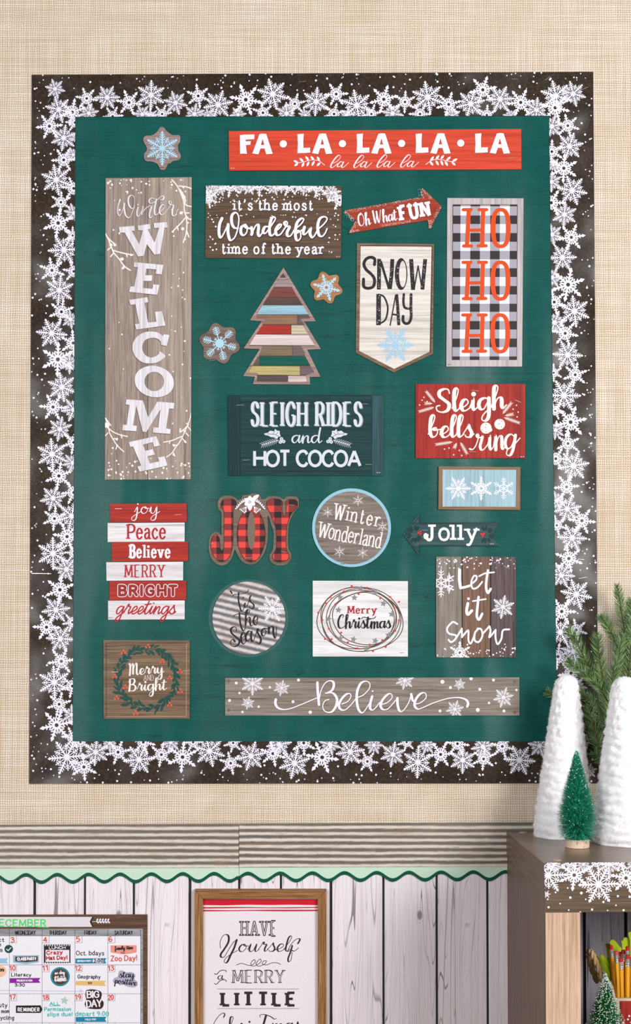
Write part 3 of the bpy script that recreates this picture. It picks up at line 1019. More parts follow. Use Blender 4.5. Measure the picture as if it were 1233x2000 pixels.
BM = bordermat()
FW = ink((238, 236, 250), 0.38)
FL = []
for cr, lst in (
    (Crop(60, 140, 4.932), "a235,165,100 b540,258,112 a737,248,125 b947,297,130 a1160,225,145 a560,400,100 b790,430,105 a1075,410,95 a270,365,135 b180,525,132 a318,638,130 b318,850,122 b400,390,135 b425,490,95 a440,640,60 a410,800,80"),
    (Crop(290, 140, 4.11), "a218,250,100 b400,195,100 a560,265,122 b782,225,132 a998,180,130 b1175,258,90 a370,340,88 b110,340,82 b920,330,92 a720,345,70 a1110,335,92 a480,352,60 b20,350,60"),
    (Crop(570, 140, 4.11), "a197,240,118 b357,180,100 a523,272,132 b740,222,118 b910,243,92 a1092,205,132 b340,340,92 b640,340,84 a810,335,92 b1030,340,92 a110,350,60 a440,352,60"),
    (Crop(850, 130, 3.853), "b103,285,98 a268,280,112 b360,175,108 a490,245,108 b645,270,108 a765,325,95 a910,220,120 a1040,205,100 b905,310,112 b1000,445,92 a1013,600,108 b970,765,110 b390,365,80 a130,372,70 a570,372,60 a880,450,92 b880,640,92 a890,740,60"),
    (Crop(50, 330, 5), "a300,105,155 b345,325,108 b318,528,155 a375,790,160 b258,990,132 a330,1185,150 b350,1395,128 a255,1605,155 b315,1860,170 b470,190,122 a470,430,100 b460,650,92 b470,1000,112 a440,1470,95 b465,1700,132 a430,1900,105"),
    (Crop(50, 720, 5), "a355,180,148 b268,375,138 a335,590,125 a258,835,158 b325,1048,142 a268,1265,132 b282,1465,122 b405,1640,142 a268,1805,162 a470,400,125 b470,720,122 a460,920,105 b470,1210,125 a450,1440,150 a400,1960,130 b470,1800,95"),
    (Crop(50, 1110, 4.651), "b312,195,138 a275,378,132 b190,535,128 a315,640,132 b325,845,128 a260,1035,152 b305,1235,115 b282,1425,155 a375,1715,172 b530,1805,128 b425,490,95 b425,1070,112 a420,1330,95 b430,1540,108"),
    (Crop(1060, 330, 5), "a290,210,152 a215,445,128 b282,668,138 a195,865,142 b250,1130,168 a312,1390,158 b222,1605,132 a247,1815,150 b320,2010,125 a90,125,105 b85,330,142 a95,640,112 a95,1060,105 b115,1300,128 a120,1500,122 b110,1990,92"),
    (Crop(1060, 720, 5), "a210,262,168 b275,522,162 b250,732,120 a303,948,158 b235,1155,128 a242,1370,142 b385,1485,138 a290,1652,148 b258,1855,142 b125,410,95 a130,600,95 b130,880,122 a140,1290,105 b140,1530,105"),
    (Crop(1060, 1100, 7.127), "a265,165,190 a470,435,225 b268,672,205 b470,930,165 a430,1230,180 b398,1530,190 a250,960,205 b215,1300,190 a470,1720,155"),
    (Crop(980, 1120, 3.447), "b575,1130,50 a590,1330,55 a610,960,40"),
    (Crop(100, 1435, 4.11), "a357,140,112 b537,140,105 a705,200,128 b885,160,102 b1055,180,128 b235,60,85 a470,70,75 b740,60,100 a960,60,85 b1140,60,85"),
    (Crop(390, 1435, 3.736), "a72,120,118 b227,208,88 a375,155,112 b535,138,98 a693,208,118 b895,165,122 a1100,125,108 b1225,195,82 b245,60,75 a580,70,95 b760,60,95 a950,70,85"),
    (Crop(710, 1435, 3.425), "a198,132,88 a365,185,108 b517,132,92 a665,170,92 b805,162,80 b930,78,82 a1045,170,108 a1180,75,82 b290,50,65 a425,70,65 b630,60,82 a800,80,82 a70,70,65"),
):
    for q in lst.split():
        a, b, r = [float(z) for z in q[1:].split(',')]
        c = cr((a, b))
        FL.append((q[0], c[0], c[1], r / cr.s))


def border(label, quad, d, seam=None):
    cx = sum(p[0] for p in quad) / 4
    cy = sum(p[1] for p in quad) / 4
    root = empty('border_strip', P(cx, cy, 0), label, 'border', 'snowflake border strips around the green board')
    slab('paper_strip', quad, d, BD, BM, root)
    pr = Print('snowflake_print', FW, root, d, 1, clip=quad)
    x0, x1 = min(p[0] for p in quad), max(p[0] for p in quad)
    y0, y1 = min(p[1] for p in quad), max(p[1] for p in quad)
    for kd, x, y, r in FL:
        if x0 - r < x < x1 + r and y0 - r < y < y1 + r:
            flake(pr, x, y, r, kd, (x * 7.13 + y * 3.71) % 1.047)
    rnd = random.Random(int(cx + cy))
    horiz = (x1 - x0) > (y1 - y0)
    n = 0
    while n < int(max(x1 - x0, y1 - y0) / 7.5):
        t_q = rnd.random()
        s_q = rnd.random() ** 1.1
        if horiz:
            top = cy < 700
            x = x0 + (x1 - x0) * t_q
            y = (y0 + 2 + 60 * s_q) if top else (y1 - 2 - 60 * s_q)
        else:
            lft = cx < 600
            y = y0 + (y1 - y0) * t_q
            f = (y - 140) / 1390
            x = (62 - 5 * f + 2 + 60 * s_q) if lft else (1159 + 11 * f - 2 - 60 * s_q)
        if any((x - q[1]) ** 2 + (y - q[2]) ** 2 < (q[3] + 1.5) ** 2 for q in FL):
            n += 0.3
            continue
        pr.disc(x, y, rnd.choice((1.0, 1.3, 1.6, 2.1)), 8)
        n += 1
    pr.build()
    return root


bt = border('snowflake border strip along the top edge of the green board', [OUT[0], OUT[1], INN[1], INN[0]], 0.0022)
bl = border('snowflake border strip down the left side of the green board', [OUT[0], INN[0], INN[3], OUT[3]], 0.0020)
br = border('snowflake border strip down the right side of the green board', [OUT[1], OUT[2], INN[2], INN[1]], 0.0020)
bb = border('snowflake border strip along the bottom edge of the green board', [OUT[3], INN[3], INN[2], OUT[2]], 0.0022)
for pr_, a in ((bt, (584, 160, 598, 159)), (bt, (100, 165, 110, 161)), (bt, (1000, 154, 1013, 155)), (bt, (1065, 157, 1076, 148)), (br, (1132, 177, 1149, 170)), (br, (1130, 1092, 1142, 1093)), (br, (1131, 1130, 1147, 1127)), (bl, (94, 200, 99, 192)), (bl, (62, 1120, 100, 1120.5))):
    staple(pr_, *a, 0.0023)
# ================================================================== the signs on the board
WD = {
    'grey': wood('weathered_grey_board', (104, 92, 84), (148, 134, 124), (176, 163, 152), 'z', seed=1),
    'greyx': wood('weathered_grey_board_level', (98, 88, 80), (142, 131, 121), (172, 160, 149), 'x', seed=2),
    'brown': wood('brown_board', (62, 48, 38), (98, 78, 62), (128, 105, 84), 'x', seed=3),
    'tan': wood('tan_board', (84, 66, 50), (124, 101, 80), (156, 132, 108), 'x', seed=4),
    'red': wood('red_painted_board', (140, 32, 26), (176, 48, 38), (192, 66, 54), 'x', crack=0.15, seed=5),
    'redz': wood('red_painted_board_upright', (128, 30, 26), (166, 42, 36), (184, 60, 50), 'z', crack=0.2, seed=6),
    'orange': wood('orange_red_painted_board', (202, 62, 42), (217, 74, 50), (226, 88, 64), 'x', crack=0.0, seed=7),
    'cream': wood('cream_painted_board', (196, 188, 180), (228, 222, 214), (238, 234, 228), 'x', crack=0.35, seed=8),
    'white': wood('white_painted_board', (196, 190, 194), (234, 230, 234), (242, 240, 243), 'x', crack=0.3, seed=9),
    'blue': wood('pale_blue_painted_board', (140, 172, 186), (163, 198, 210), (176, 208, 218), 'z', crack=0.35, seed=10),
    'dgreen': wood('dark_green_painted_board', (16, 48, 50), (24, 62, 64), (36, 78, 80), 'x', crack=0.3, seed=11),
    'rust': wood('rust_painted_board', (136, 48, 32), (164, 62, 42), (184, 78, 56), 'x', crack=0.1, seed=12),
}
WHT = ink((240, 238, 246))
OFF = ink((232, 229, 236))
CRM = ink((243, 236, 230))
BLK = ink((44, 42, 44))
SH = ink((62, 50, 44))
SD = 0.0034      # front of a sign sheet


def sign(name, label, cat, pts, mat, d=SD, group=None, panel='panel'):
    cx = sum(p[0] for p in pts) / len(pts)
    cy = sum(p[1] for p in pts) / len(pts)
    root = empty(name, P(cx, cy, 0), label, cat, group)
    slab(panel, pts, d, BD, mat, root)
    return root


def mark(root, x, y, col=(225, 222, 226), d=SD):
    """the tiny printed code in the corner of a sheet"""
    p = Print('small_print', ink(col), root, d, 2)
    for i, w in enumerate((2.2, 0.9, 1.6, 1.2)):
        p.stroke([(x + i * 2.1, y), (x + i * 2.1 + w * .7, y)], 1.3, None, False, 'b')
    p.build()


# ---- FA LA LA LA LA
q = [(447, 256), (1018.5, 252), (1019, 330.5), (447.5, 333)]
s = sign('holiday_sign', 'long orange-red sign lettered FA LA LA LA LA at the top of the board', 'sign', q, WD['orange'])
pr = Print('lettering', WHT, s, SD)
sh = Print('lettering_shadow', ink((150, 40, 28)), s, SD, 0)
c = Crop(440, 245, 4.11)
F_ = "118,78 150,74 235,72 234,110 165,114 165,128 206,126 203,155 166,158 175,228 145,226 120,228"
A_ = ("275,70 300,66 330,68 355,145 382,228 350,230 330,232 316,185 284,185 268,232 240,228 218,225 246,150", "300,108 288,156 314,156")
L_ = "580,72 605,70 632,68 628,120 629,182 683,180 682,205 684,220 640,224 580,225 584,150"
for k_, (prt, ox, oy) in enumerate(((sh, 3, 3), (pr, 0, 0))):
    prt.poly([(x + ox / c.s * .8, y + oy / c.s * .8) for x, y in c(F_)])
    for j in range(5):
        dx = (0, 479.5, 955, 1429, 1906)[j] / c.s
        dy = (0, -2.0, -3, -4, -5)[j] / c.s
        o_, h_ = [[(x + dx + ox / c.s * .8, y + dy + oy / c.s * .8) for x, y in c(t)] for t in A_]
        prt.poly(o_, [h_])
        if j:
            prt.poly([(x + dx - 479.5 / c.s + ox / c.s * .8, y + dy + oy / c.s * .8) for x, y in c(L_)])
            cc = c((467 + (j - 1) * 475, 148 - (j - 1) * 2))
            prt.disc(cc[0] + ox / c.s * .8, cc[1] + oy / c.s * .8, 7.1, 18)
sh.build()
c2 = Crop(560, 295, 7.253)
for j, (x, y) in enumerate(((620, 235), (950, 235), (1278, 230), (1612, 228))):
    pr.trace(c2, "~%s" % ' '.join('%g,%g' % (x + a, y + b) for a, b in ((40, -60), (95, -90), (140, -140), (138, -170), (110, -172), (60, -120), (18, -55), (5, -15), (22, 2), (60, -20), (100, -60))), 20, 7)
    pr.trace(c2, "~%s" % ' '.join('%g,%g' % (x + a, y + b) for a, b in ((182, -70), (150, -85), (110, -50), (100, -15), (125, -12), (165, -45), (188, -85))), 16, 7)
    pr.trace(c2, "~%s" % ' '.join('%g,%g' % (x + a, y + b) for a, b in ((188, -80), (168, -40), (160, -8), (180, -2), (215, -28), (260, -72))), 17, 7)
for c3, lv, st in ((c2, ((165, 165, 205, 75), (240, 155, 225, 80), (315, 135, 232, 80), (390, 128, 228, 75), (470, 140, 238, 75), (165, 170, 142, 70), (250, 160, 118, 75), (320, 145, 115, 80), (395, 138, 118, 85), (480, 160, 135, 75)), "~160,165 240,155 330,128 400,128 460,140 540,200"),
                   (Crop(730, 295, 7.253), ((1110, 150, -28, 90), (1030, 135, -42, 85), (950, 115, -50, 75), (880, 120, -50, 80), (800, 150, -55, 95), (1105, 155, 40, 75), (1010, 140, 60, 85), (950, 130, 65, 85), (880, 130, 60, 85), (795, 145, 50, 80)), "~1110,150 1030,138 950,120 880,118 810,140 742,190")):
    pr.trace(c3, st, 8)
    for x, y, a, l in lv:
        p = c3((x, y))
        leaf(pr, p[0], p[1], R(a), l / c3.s, 2.3)
pr.build()
mark(s, 451, 328.5)
for a in ((476, 310.5, 489, 313), (722, 259, 735, 261.5), (993, 308, 1008, 306.5), (955, 268, 962, 271)):
    staple(s, *a, SD)

# ---- winter welcome
q = [(206.5, 348), (374.5, 346), (373, 936), (205, 937)]
root = empty('welcome_sign', P(290, 640, 0), 'tall grey plank sign reading Winter WELCOME at the left of the board', 'sign')
slab('plank', [(206.5, 348), (288.6, 347.2), (288, 936.5), (205, 937)], SD, BD, wood('warm_grey_plank', (108, 92, 86), (158, 142, 132), (182, 166, 155), 'z', seed=21, grain=.8), root)
slab('plank', [(289.5, 347.2), (374.5, 346), (373, 936), (289, 936.5)], SD - .0002, BD, wood('pale_grey_plank', (122, 108, 100), (170, 154, 143), (194, 178, 166), 'z', seed=23, grain=.8), root)
slab('plank_joint', [(288.2, 347.4), (289.8, 347.4), (289.4, 936), (287.6, 936)], SD - .0009, BD, BLK, root)
c = Crop(190, 330, 6.165)
c2 = Crop(190, 630, 6.165)
WORN = wood('worn_white_paint', (196, 190, 194), (234, 231, 238), (243, 241, 247), 'z', seed=25, crack=.12)
pr = Print('lettering', WORN, root, SD, 2)
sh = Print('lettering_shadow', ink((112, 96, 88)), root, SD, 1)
crv = lambda l: spline(l + [l[0]], 4)[:-1]
polys = [c(t) for t in (
    "262,700 445,685 452,742 415,745 505,905 550,740 495,738 490,682 635,662 640,722 608,730 690,885 745,708 688,712 682,652 840,640 850,705 808,710 758,1022 690,1032 598,905 560,1045 490,1055 330,765 270,768",
    "445,1122 795,1155 775,1270 700,1262 712,1210 590,1200 580,1280 665,1280 658,1350 555,1348 548,1432 665,1445 675,1390 752,1395 722,1515 385,1480 400,1415 445,1415 490,1185 440,1178",
    "385,1578 605,1543 612,1605 570,1612 612,1850 712,1840 695,1720 780,1712 820,1885 470,1934 455,1870 505,1862 460,1628 400,1638")] + [c2(t) for t in (
    "870,150 835,282 768,268 765,230 720,192 650,185 580,210 545,270 548,340 590,400 650,420 710,405 745,375 755,348 822,400 790,440 720,480 640,492 550,480 470,420 428,340 430,250 480,170 560,120 650,108 730,120 790,158 800,140",
    "352,925 550,938 612,1140 725,952 930,968 920,1038 865,1035 830,1275 885,1285 880,1340 668,1325 675,1262 735,1265 762,1045 590,1320 548,1312 470,1000 430,1238 478,1245 470,1308 300,1297 308,1230 355,1232 388,992 342,985",
    "380,1440 710,1367 758,1480 685,1497 668,1440 550,1470 580,1545 670,1525 695,1590 605,1610 632,1697 745,1672 730,1625 810,1610 848,1722 510,1797 485,1735 530,1722 430,1490 395,1498")]
polys[3] = spline(polys[3][2:], 4) + polys[3][:2] if False else polys[3][:2] + spline(polys[3][2:12], 4) + spline(polys[3][12:], 4)
for pl in polys:
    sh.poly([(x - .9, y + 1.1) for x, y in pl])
    pr.poly(pl)
o_, i_ = ell(190 + 687 / 6.165, 630 + 710 / 6.165, 240 / 6.165, 188 / 6.165, 48, R(12)), ell(190 + 687 / 6.165, 630 + 710 / 6.165, 118 / 6.165, 116 / 6.165, 48, R(12))
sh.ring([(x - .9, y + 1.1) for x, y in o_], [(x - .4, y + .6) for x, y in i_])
pr.ring(o_, i_)
WIN = "~275,370 255,430 245,500 252,545 272,562 300,510 325,430|~326,415 325,480 340,550 370,587 400,570 430,500 450,410 440,335 415,318 388,330 372,375 385,440 415,475 452,465|~490,465 478,515 480,555 495,572 518,545 548,465|~550,455 542,500 535,548|~537,540 570,490 600,462|~655,455 635,520 628,570 645,588 665,560|~600,462 640,440|~712,365 700,430 688,500 695,548 715,553 740,530|~690,362 655,352 625,378 632,408 670,410 722,372 765,335 795,328 803,350 785,372 755,368|~738,525 790,490 812,450 795,430 765,452 750,500 762,543 795,548 845,495|~845,495 880,440 892,402 876,385 864,402 882,430 918,438 905,500 905,550 925,567 950,540 972,480|o490,430,10"
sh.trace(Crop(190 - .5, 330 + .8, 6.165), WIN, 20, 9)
pr.trace(c, WIN, 19, 8)
pr.build()
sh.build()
br_ = Print('branch_print', CRM, root, SD, 1, clip=q)
br_.trace(c, "~900,130 960,200 1010,300 1045,410 1050,500 1075,600 1080,700 1065,800 1035,885|~985,205 1070,215 1145,240|~1050,410 1080,440 1145,455|~1065,560 1100,600 1145,608|~1060,590 1000,660 905,755|1075,740 1105,820|1030,520 1005,540|1015,300 1065,380 |1000,250 1050,330 1060,400|1065,530 1105,530|960,690 975,735|~100,780 140,860 170,940 200,1010 260,1080 310,1150 350,1190 400,1220|~120,820 170,870 225,915|~190,980 260,1000 340,1020 430,1035|170,940 125,975|200,1010 160,1055|270,1085 310,1075|320,1165 300,1205|350,1020 360,1055", 15)
br_.trace(c2, "~1140,1060 1110,1180 1060,1300 1010,1410 940,1510 900,1570 835,1620|~1100,1230 1040,1290 1000,1320|~1090,1250 1130,1300|~1020,1370 900,1420 800,1440|1030,1400 1070,1445|960,1480 910,1470|920,1570 935,1610|1060,1320 1100,1365|880,1425 870,1455|~100,1150 130,1240 150,1330 200,1420 250,1490 320,1555|100,1150 165,1240|~120,1260 180,1310 270,1350 365,1372|200,1400 245,1395|240,1480 225,1525|290,1350 295,1390|130,1330 100,1360", 13)
for cr, t in ((c, "1040,340,26 1010,530,20 1030,720,20 210,915,17 300,1085,20 165,915,20 410,1035,16 315,1190,16 910,755,14"), (c2, "115,1235,34 1055,1310,18 235,1405,16 925,1480,16 920,1590,14 1060,1435,14 240,1480,14 1000,1310,14")):
    for z in t.split():
        a, b, r = [float(v) for v in z.split(',')]
        p = cr((a, b))
        br_.disc(p[0], p[1], r / cr.s, 9)
br_.build()
dt = Print('snow_dot_print', CRM, root, SD, 1, clip=q)
rnd = random.Random(4)
dots(dt, rnd, 34, 208, 349, 373, 378, .9, 2.4)
dots(dt, rnd, 75, 208, 375, 373, 890, .8, 2.1, avoid=lambda x, y: 242 < x < 330)
dots(dt, rnd, 60, 208, 936, 373, 895, .8, 2.4)
dt.build()
for a in ((316, 330.5, 322, 330),):
    pass

# ---- it's the most wonderful time of the year
q = [(402.5, 362), (667.5, 363.5), (666.5, 505.5), (401, 503.5)]
s = sign('holiday_sign', "brown wood sign reading it's the most Wonderful time of the year", 'sign', q, WD['brown'])
c = Crop(380, 340, 4.11)
cw = Crop(410, 405, 4.932)
pr = Print('lettering', WHT, s, SD, 3)
sh = Print('lettering_shadow', ink((48, 38, 34)), s, SD, 2)
WON = "~118,105 95,160 88,230 95,280 110,290 135,250 175,165|~177,165 175,240 190,305 210,316 245,280 270,200 280,110 265,60 240,52 212,82 212,150 235,195 272,202|~345,168 305,190 300,245 325,270 355,240 360,185 335,170 350,195 395,205|~402,195 408,240 402,262|~405,255 440,180 465,165 470,200 465,250 480,278 515,230|~565,185 530,190 512,235 535,250 565,215|~565,215 610,150 632,108 615,92 590,120 575,200 580,260 605,270 642,225|~642,225 680,190 690,165 665,170 635,220 645,265 680,260 720,205|~720,205 748,160 738,137 718,152 738,180 768,188 745,240 750,275 780,272 815,215|~815,215 880,160 905,115 880,108 840,150 825,230 830,300 850,320 875,290 872,240 855,225 845,245 895,215|~912,190 900,240 912,262 940,240 972,198 965,250 985,290 1010,270 1038,215|~1038,215 1100,160 1130,112 1105,90 1060,110 1040,180 1050,260 1080,280 1110,250 1130,205"
sh.trace(Crop(410.4, 405.9, 4.932), WON, 34, 22)
pr.trace(cw, WON, 29, 14)
for prt, o in ((sh, .5), (pr, 0)):
    cc = Crop(380 + o, 340 + o * 1.2, 4.11)
    ww = 13 if prt is pr else 15
    text(prt, cc, "it's the most", (316, 287), (946, 289), 80, ww, None, .4, 9, gap=.34)
    text(prt, cc, "time of the year", (222, 638), (1036, 640), 82, ww, None, .4, 9, gap=.34)
pr.build()
sh.build()
fl = Print('snowflake_print', WHT, s, SD, 1, clip=q)
for t in "a130,140,72 b112,200,78 b520,88,95 b290,92,98 a440,105,68 b760,95,88 a640,105,68 b990,98,92 a880,105,68 a1100,150,80 b1165,208,88 a210,110,68 a700,96,60 a380,96,60 a940,96,60 b830,92,60".split():
    a, b, r = [float(v) for v in t[1:].split(',')]
    p = c((a, b))
    flake(fl, p[0], p[1], r / c.s, t[0], (a * .37) % 1.04)
fl.build()
fl = Print('snow_dot_print', WHT, s, SD, 2, clip=q)
rnd = random.Random(8)
dots(fl, rnd, 60, 404, 375, 665, 395, .8, 1.9)
dots(fl, rnd, 20, 404, 390, 425, 495, .8, 1.8)
dots(fl, rnd, 20, 640, 390, 665, 495, .8, 1.8)
dots(fl, rnd, 18, 425, 412, 640, 425, .8, 1.6)
fl.build()
for a in ((444, 496, 456, 495.5), (617, 493, 628, 492), (642, 496, 652, 490)):
    staple(s, *a, SD)
mark(s, 657, 501.5)

# ---- oh what fun arrow
c = Crop(670, 365, 6.165)
pts = c("20,283 975,120 958,12 1195,238 1045,515 1020,400 70,560 155,400")
s = sign('arrow_sign', 'rust red arrow sign pointing right, lettered Oh What FUN', 'sign', pts, WD['rust'])
wr = Print('worn_edge', ink((222, 196, 186)), s, SD, 1)
rnd = random.Random(3)
for ax, ay, bx, by, n, dpt in ((25, 283, 300, 236, 90, 40), (25, 285, 150, 395, 120, 45), (75, 550, 150, 410, 90, 40), (300, 236, 700, 165, 90, 45), (600, 180, 975, 118, 90, 30), (975, 118, 960, 18, 60, -60), (960, 18, 1080, 130, 70, 45), (450, 480, 820, 425, 150, -35), (1040, 500, 1025, 400, 60, 45), (1045, 505, 1190, 245, 90, -40), (80, 555, 200, 530, 40, -30)):
    L_q = math.hypot(bx - ax, by - ay)
    nx, ny = -(by - ay) / L_q, (bx - ax) / L_q
    for _ in range(n):
        t = rnd.random()
        e = abs(rnd.gauss(0, .45)) * dpt
        x, y = ax + (bx - ax) * t + nx * e, ay + (by - ay) * t + ny * e
        p = c((x, y))
        r = rnd.uniform(.25, .75)
        wr.poly([(p[0] - r, p[1]), (p[0], p[1] - r), (p[0] + r, p[1] + .2), (p[0], p[1] + r)])
wr.build()
pr = Print('lettering', WHT, s, SD, 2)
text(pr, c, "Oh", (192, 472), (335, 452), 150, 20, 8, hand=True)
text(pr, c, "What", (372, 440), (655, 398), 150, 20, 8, hand=True)
text(pr, c, "FUN", (708, 402), (1042, 344), 168, 40, 34, .4, 28, gap=.5)
pr.build()
for a in ((755, 404.5, 769, 404.5), (708, 442, 719, 443.5)):
    staple(s, *a, SD)

# ---- snow day pennant
c = Crop(660, 350, 5.128)
pts = c("192,640 965,650 955,1748 560,1935 180,1738")
s = sign('pennant_sign', 'cream pennant sign with brown edge, lettered SNOW DAY over a blue snowflake', 'sign', pts, WD['tan'], panel='wood_edge')
slab('face_panel', c("230,672 940,675 920,1728 565,1900 215,1720"), SD + .0006, BD, WD['cream'], s)
d2 = SD + .0006
sh = Print('edge_shadow_line', ink((70, 54, 42)), s, SD, 1)
sh.trace(c, "228,668 944,671 928,1735", 9, cap='b')
sh.build()
pr = Print('lettering', BLK, s, d2, 1)
pr.trace(c, "~368,855 370,800 330,782 285,800 262,850 285,905 340,955 368,1005 358,1070 310,1092 262,1075 258,1000", 30)
pr.stroke(c("415,797 412,1105"), 38 / c.s, None, False, 'b')
pr.stroke(c("430,820 470,950 515,1100"), 24 / c.s, None, False, 'b')
pr.stroke(c("547,800 540,950 522,1100"), 38 / c.s, None, False, 'b')
pr.ring(ell(*c((635, 950)), 63 / c.s, 160 / c.s, 40), ell(*c((651, 950)), 37 / c.s, 132 / c.s, 40))
pr.stroke(c("735,800 745,950 755,1108"), 40 / c.s, None, False, 'b')
pr.stroke(c("765,1105 805,868"), 13 / c.s, None, False, 'r')
pr.stroke(c("805,868 845,1100"), 13 / c.s, None, False, 'r')
pr.stroke(c("877,800 862,950 848,1105"), 38 / c.s, None, False, 'b')
pr.stroke(c("410,1150 408,1462"), 46 / c.s, None, False, 'b')
pr.trace(c, "~410,1155 460,1175 495,1250 500,1320 475,1410 410,1452", 17)
pr.stroke(c("580,1160 555,1300 525,1463"), 12 / c.s, None, False, 'r')
pr.stroke(c("590,1152 602,1300 612,1462"), 30 / c.s, None, False, 'b')
pr.stroke(c("545,1352 600,1360"), 17 / c.s, None, False, 'b')
pr.trace(c, "~662,1152 658,1230 672,1285 725,1298", 24)
pr.trace(c, "~735,1155 733,1280 735,1380 715,1435 680,1445 655,1420 655,1372", 28)
pr.build()
fk = Print('paint_flecks', ink((225, 220, 214)), s, d2, 2)
rnd = random.Random(5)
for (ax, ay, bx, by, n, wd) in ((415, 800, 412, 1100, 16, 12), (545, 810, 522, 1095, 9, 12), (600, 830, 600, 1080, 14, 12), (737, 810, 755, 1100, 12, 12), (872, 810, 850, 1095, 12, 12), (410, 1160, 408, 1450, 20, 14), (592, 1170, 612, 1450, 10, 9), (735, 1170, 730, 1400, 12, 9), (350, 930, 330, 1080, 8, 9), (660, 1160, 700, 1290, 5, 8)):
    for _ in range(n):
        t = rnd.random()
        x, y = ax + (bx - ax) * t + rnd.uniform(-wd, wd), ay + (by - ay) * t
        rr = rnd.uniform(1.5, 6)
        fk.poly([c((x + rr * math.cos(k * 1.3 + t) * rnd.uniform(.5, 1.2), y + rr * math.sin(k * 1.3 + t) * rnd.uniform(.5, 1.1))) for k in range(5)])
fk.build()
bf = Print('snowflake_print', ink((160, 202, 228)), s, d2, 1)
flake(bf, *c((578, 1660)), 185 / c.s, 'a', R(-30))
bf.build()

# ---- ho ho ho
c = Crop(860, 370, 5.5556)
pts = c("78,93 906,97 890,1922 68,1922")
s = sign('holiday_sign', 'tall checked sign in a pale frame, lettered HO HO HO in red', 'sign', pts, wood('pale_grey_frame_board', (170, 160, 160), (196, 187, 188), (212, 204, 206), 'z', seed=31, crack=.0), panel='wood_edge')
d2 = SD - .0003 + .0006
slab('check_panel', c("140,163 838,163 834,1850 130,1850"), d2, BD, ink((240, 240, 248)), s)
gx = [140, 222, 330, 435, 545, 650, 758, 838]
gy = [163, 183, 283, 375, 473, 568, 667, 758, 855, 950, 1048, 1140, 1240, 1328, 1428, 1520, 1618, 1712, 1812, 1850]
gk = Print('grey_checks', ink((168, 164, 176)), s, d2, 1)
bk = Print('black_checks', ink((52, 47, 46)), s, d2, 1)
for i in range(7):
    for j in range(19):
        di, dj = i % 2 == 0, j % 2 == 0
        if not di and not dj:
            continue
        k0, k1 = -(gy[j] - 163) * .005, -(gy[j + 1] - 163) * .005
        (bk if di and dj else gk).poly([c((gx[i] + k0, gy[j])), c((gx[i + 1] + k0, gy[j])), c((gx[i + 1] + k1, gy[j + 1])), c((gx[i] + k1, gy[j + 1]))])
gk.build()
bk.build()
ed = Print('inner_edge_line', ink((60, 55, 55)), s, d2, 2)
ed.trace(c, "140,165 838,165|837,165 832,1848|139,165 131,1850", 5, cap='b')
ed.build()
pr = Print('lettering', ink((221, 76, 24)), s, d2, 3)
for k in range(3):
    o = k * 571.5
    x = -k * 3
    T = lambda t: ' '.join('%g,%g' % (float(z.split(',')[0]) + x, float(z.split(',')[1]) + o) for z in t.split())
    for t, w in (("252,219 338,219", 34), ("422,219 506,219", 34), ("256,613 342,613", 34), ("414,611 500,611", 34), ("312,222 303,400 292,610", 44), ("468,222 462,400 458,610", 44), ("300,443 465,440", 34)):
        z = T(t)
        pr.stroke(c(z), w / c.s, None, False, 'r')

    def sup(cx, cy, rx, ry, e):
        out = []
        for i in range(44):
            a = 2 * math.pi * i / 44
            ca, sa = math.cos(a), math.sin(a)
            out.append(c((cx + x + rx * abs(ca) ** e * (1 if ca > 0 else -1), cy + o + ry * abs(sa) ** e * (1 if sa > 0 else -1))))
        return out
    pr.ring(sup(658, 418, 108, 218, .78), sup(658, 418, 57, 180, .72))
pr.build()
mark(s, 875, 712, (60, 60, 60))
staple(s, 938, 401.5, 955, 402, SD)
staple(s, 940, 696.5, 954, 699, SD)

# ---- plank tree
c = Crop(380, 510, 4.11)
pts = c("715,52 975,482 882,485 1015,705 905,710 1012,928 925,930 930,990 470,987 485,928 390,922 525,705 395,700 540,482 445,475")
s = sign('tree_sign', 'cut-out tree sign made of many coloured planks with pinkish edge', 'sign', pts, wood('pinkish_edge_board', (132, 106, 100), (168, 140, 134), (188, 162, 154), 'x', seed=33, crack=0), panel='edge_board')
for t, col in (("688,130 735,130 711,97", (88, 74, 70)), ("684,133 737,133 783,208 637,208", (162, 148, 146)),
               ("633,213 785,213 827,288 590,288", (128, 74, 68)), ("585,292 830,292 868,350 549,350", (92, 72, 66)),
               ("545,355 870,355 918,427 502,427", (154, 196, 212)), ("497,432 825,432 827,507 548,507 577,462 500,457", (150, 118, 94)),
               ("830,433 915,433 932,457 850,463 882,508 830,508", (104, 90, 88)), ("546,512 773,512 773,585 498,585", (172, 50, 44)),
               ("778,516 868,516 912,585 778,585", (212, 202, 174)), ("493,590 912,590 967,676 440,673", (220, 204, 202)),
               ("545,682 785,682 785,759 522,757", (134, 114, 92)), ("788,682 855,682 888,735 885,761 788,761", (112, 98, 98)),
               ("510,764 521,764 521,838 468,838", (104, 90, 86)), ("525,764 890,764 930,838 525,838", (8, 92, 80)),
               ("463,842 847,844 847,915 512,912 508,898 432,894", (188, 174, 116)), ("851,845 935,845 962,892 895,914 851,914", (118, 102, 104)),
               ("505,918 748,920 748,968 500,965", (92, 78, 78)), ("752,922 892,922 902,968 752,968", (212, 192, 192))):
    dk = tuple(int(v * .72) for v in col)
    lt = tuple(min(255, int(v * 1.12)) for v in col)
    slab('plank', c(t), SD + .0006, SD - .0001, wood('plank_%d_%d_%d' % col, dk, col, lt, 'x', seed=col[0] * .37, crack=.15, grain=1.5), s)
jt = Print('plank_joint', ink((72, 60, 58)), s, SD, 1)
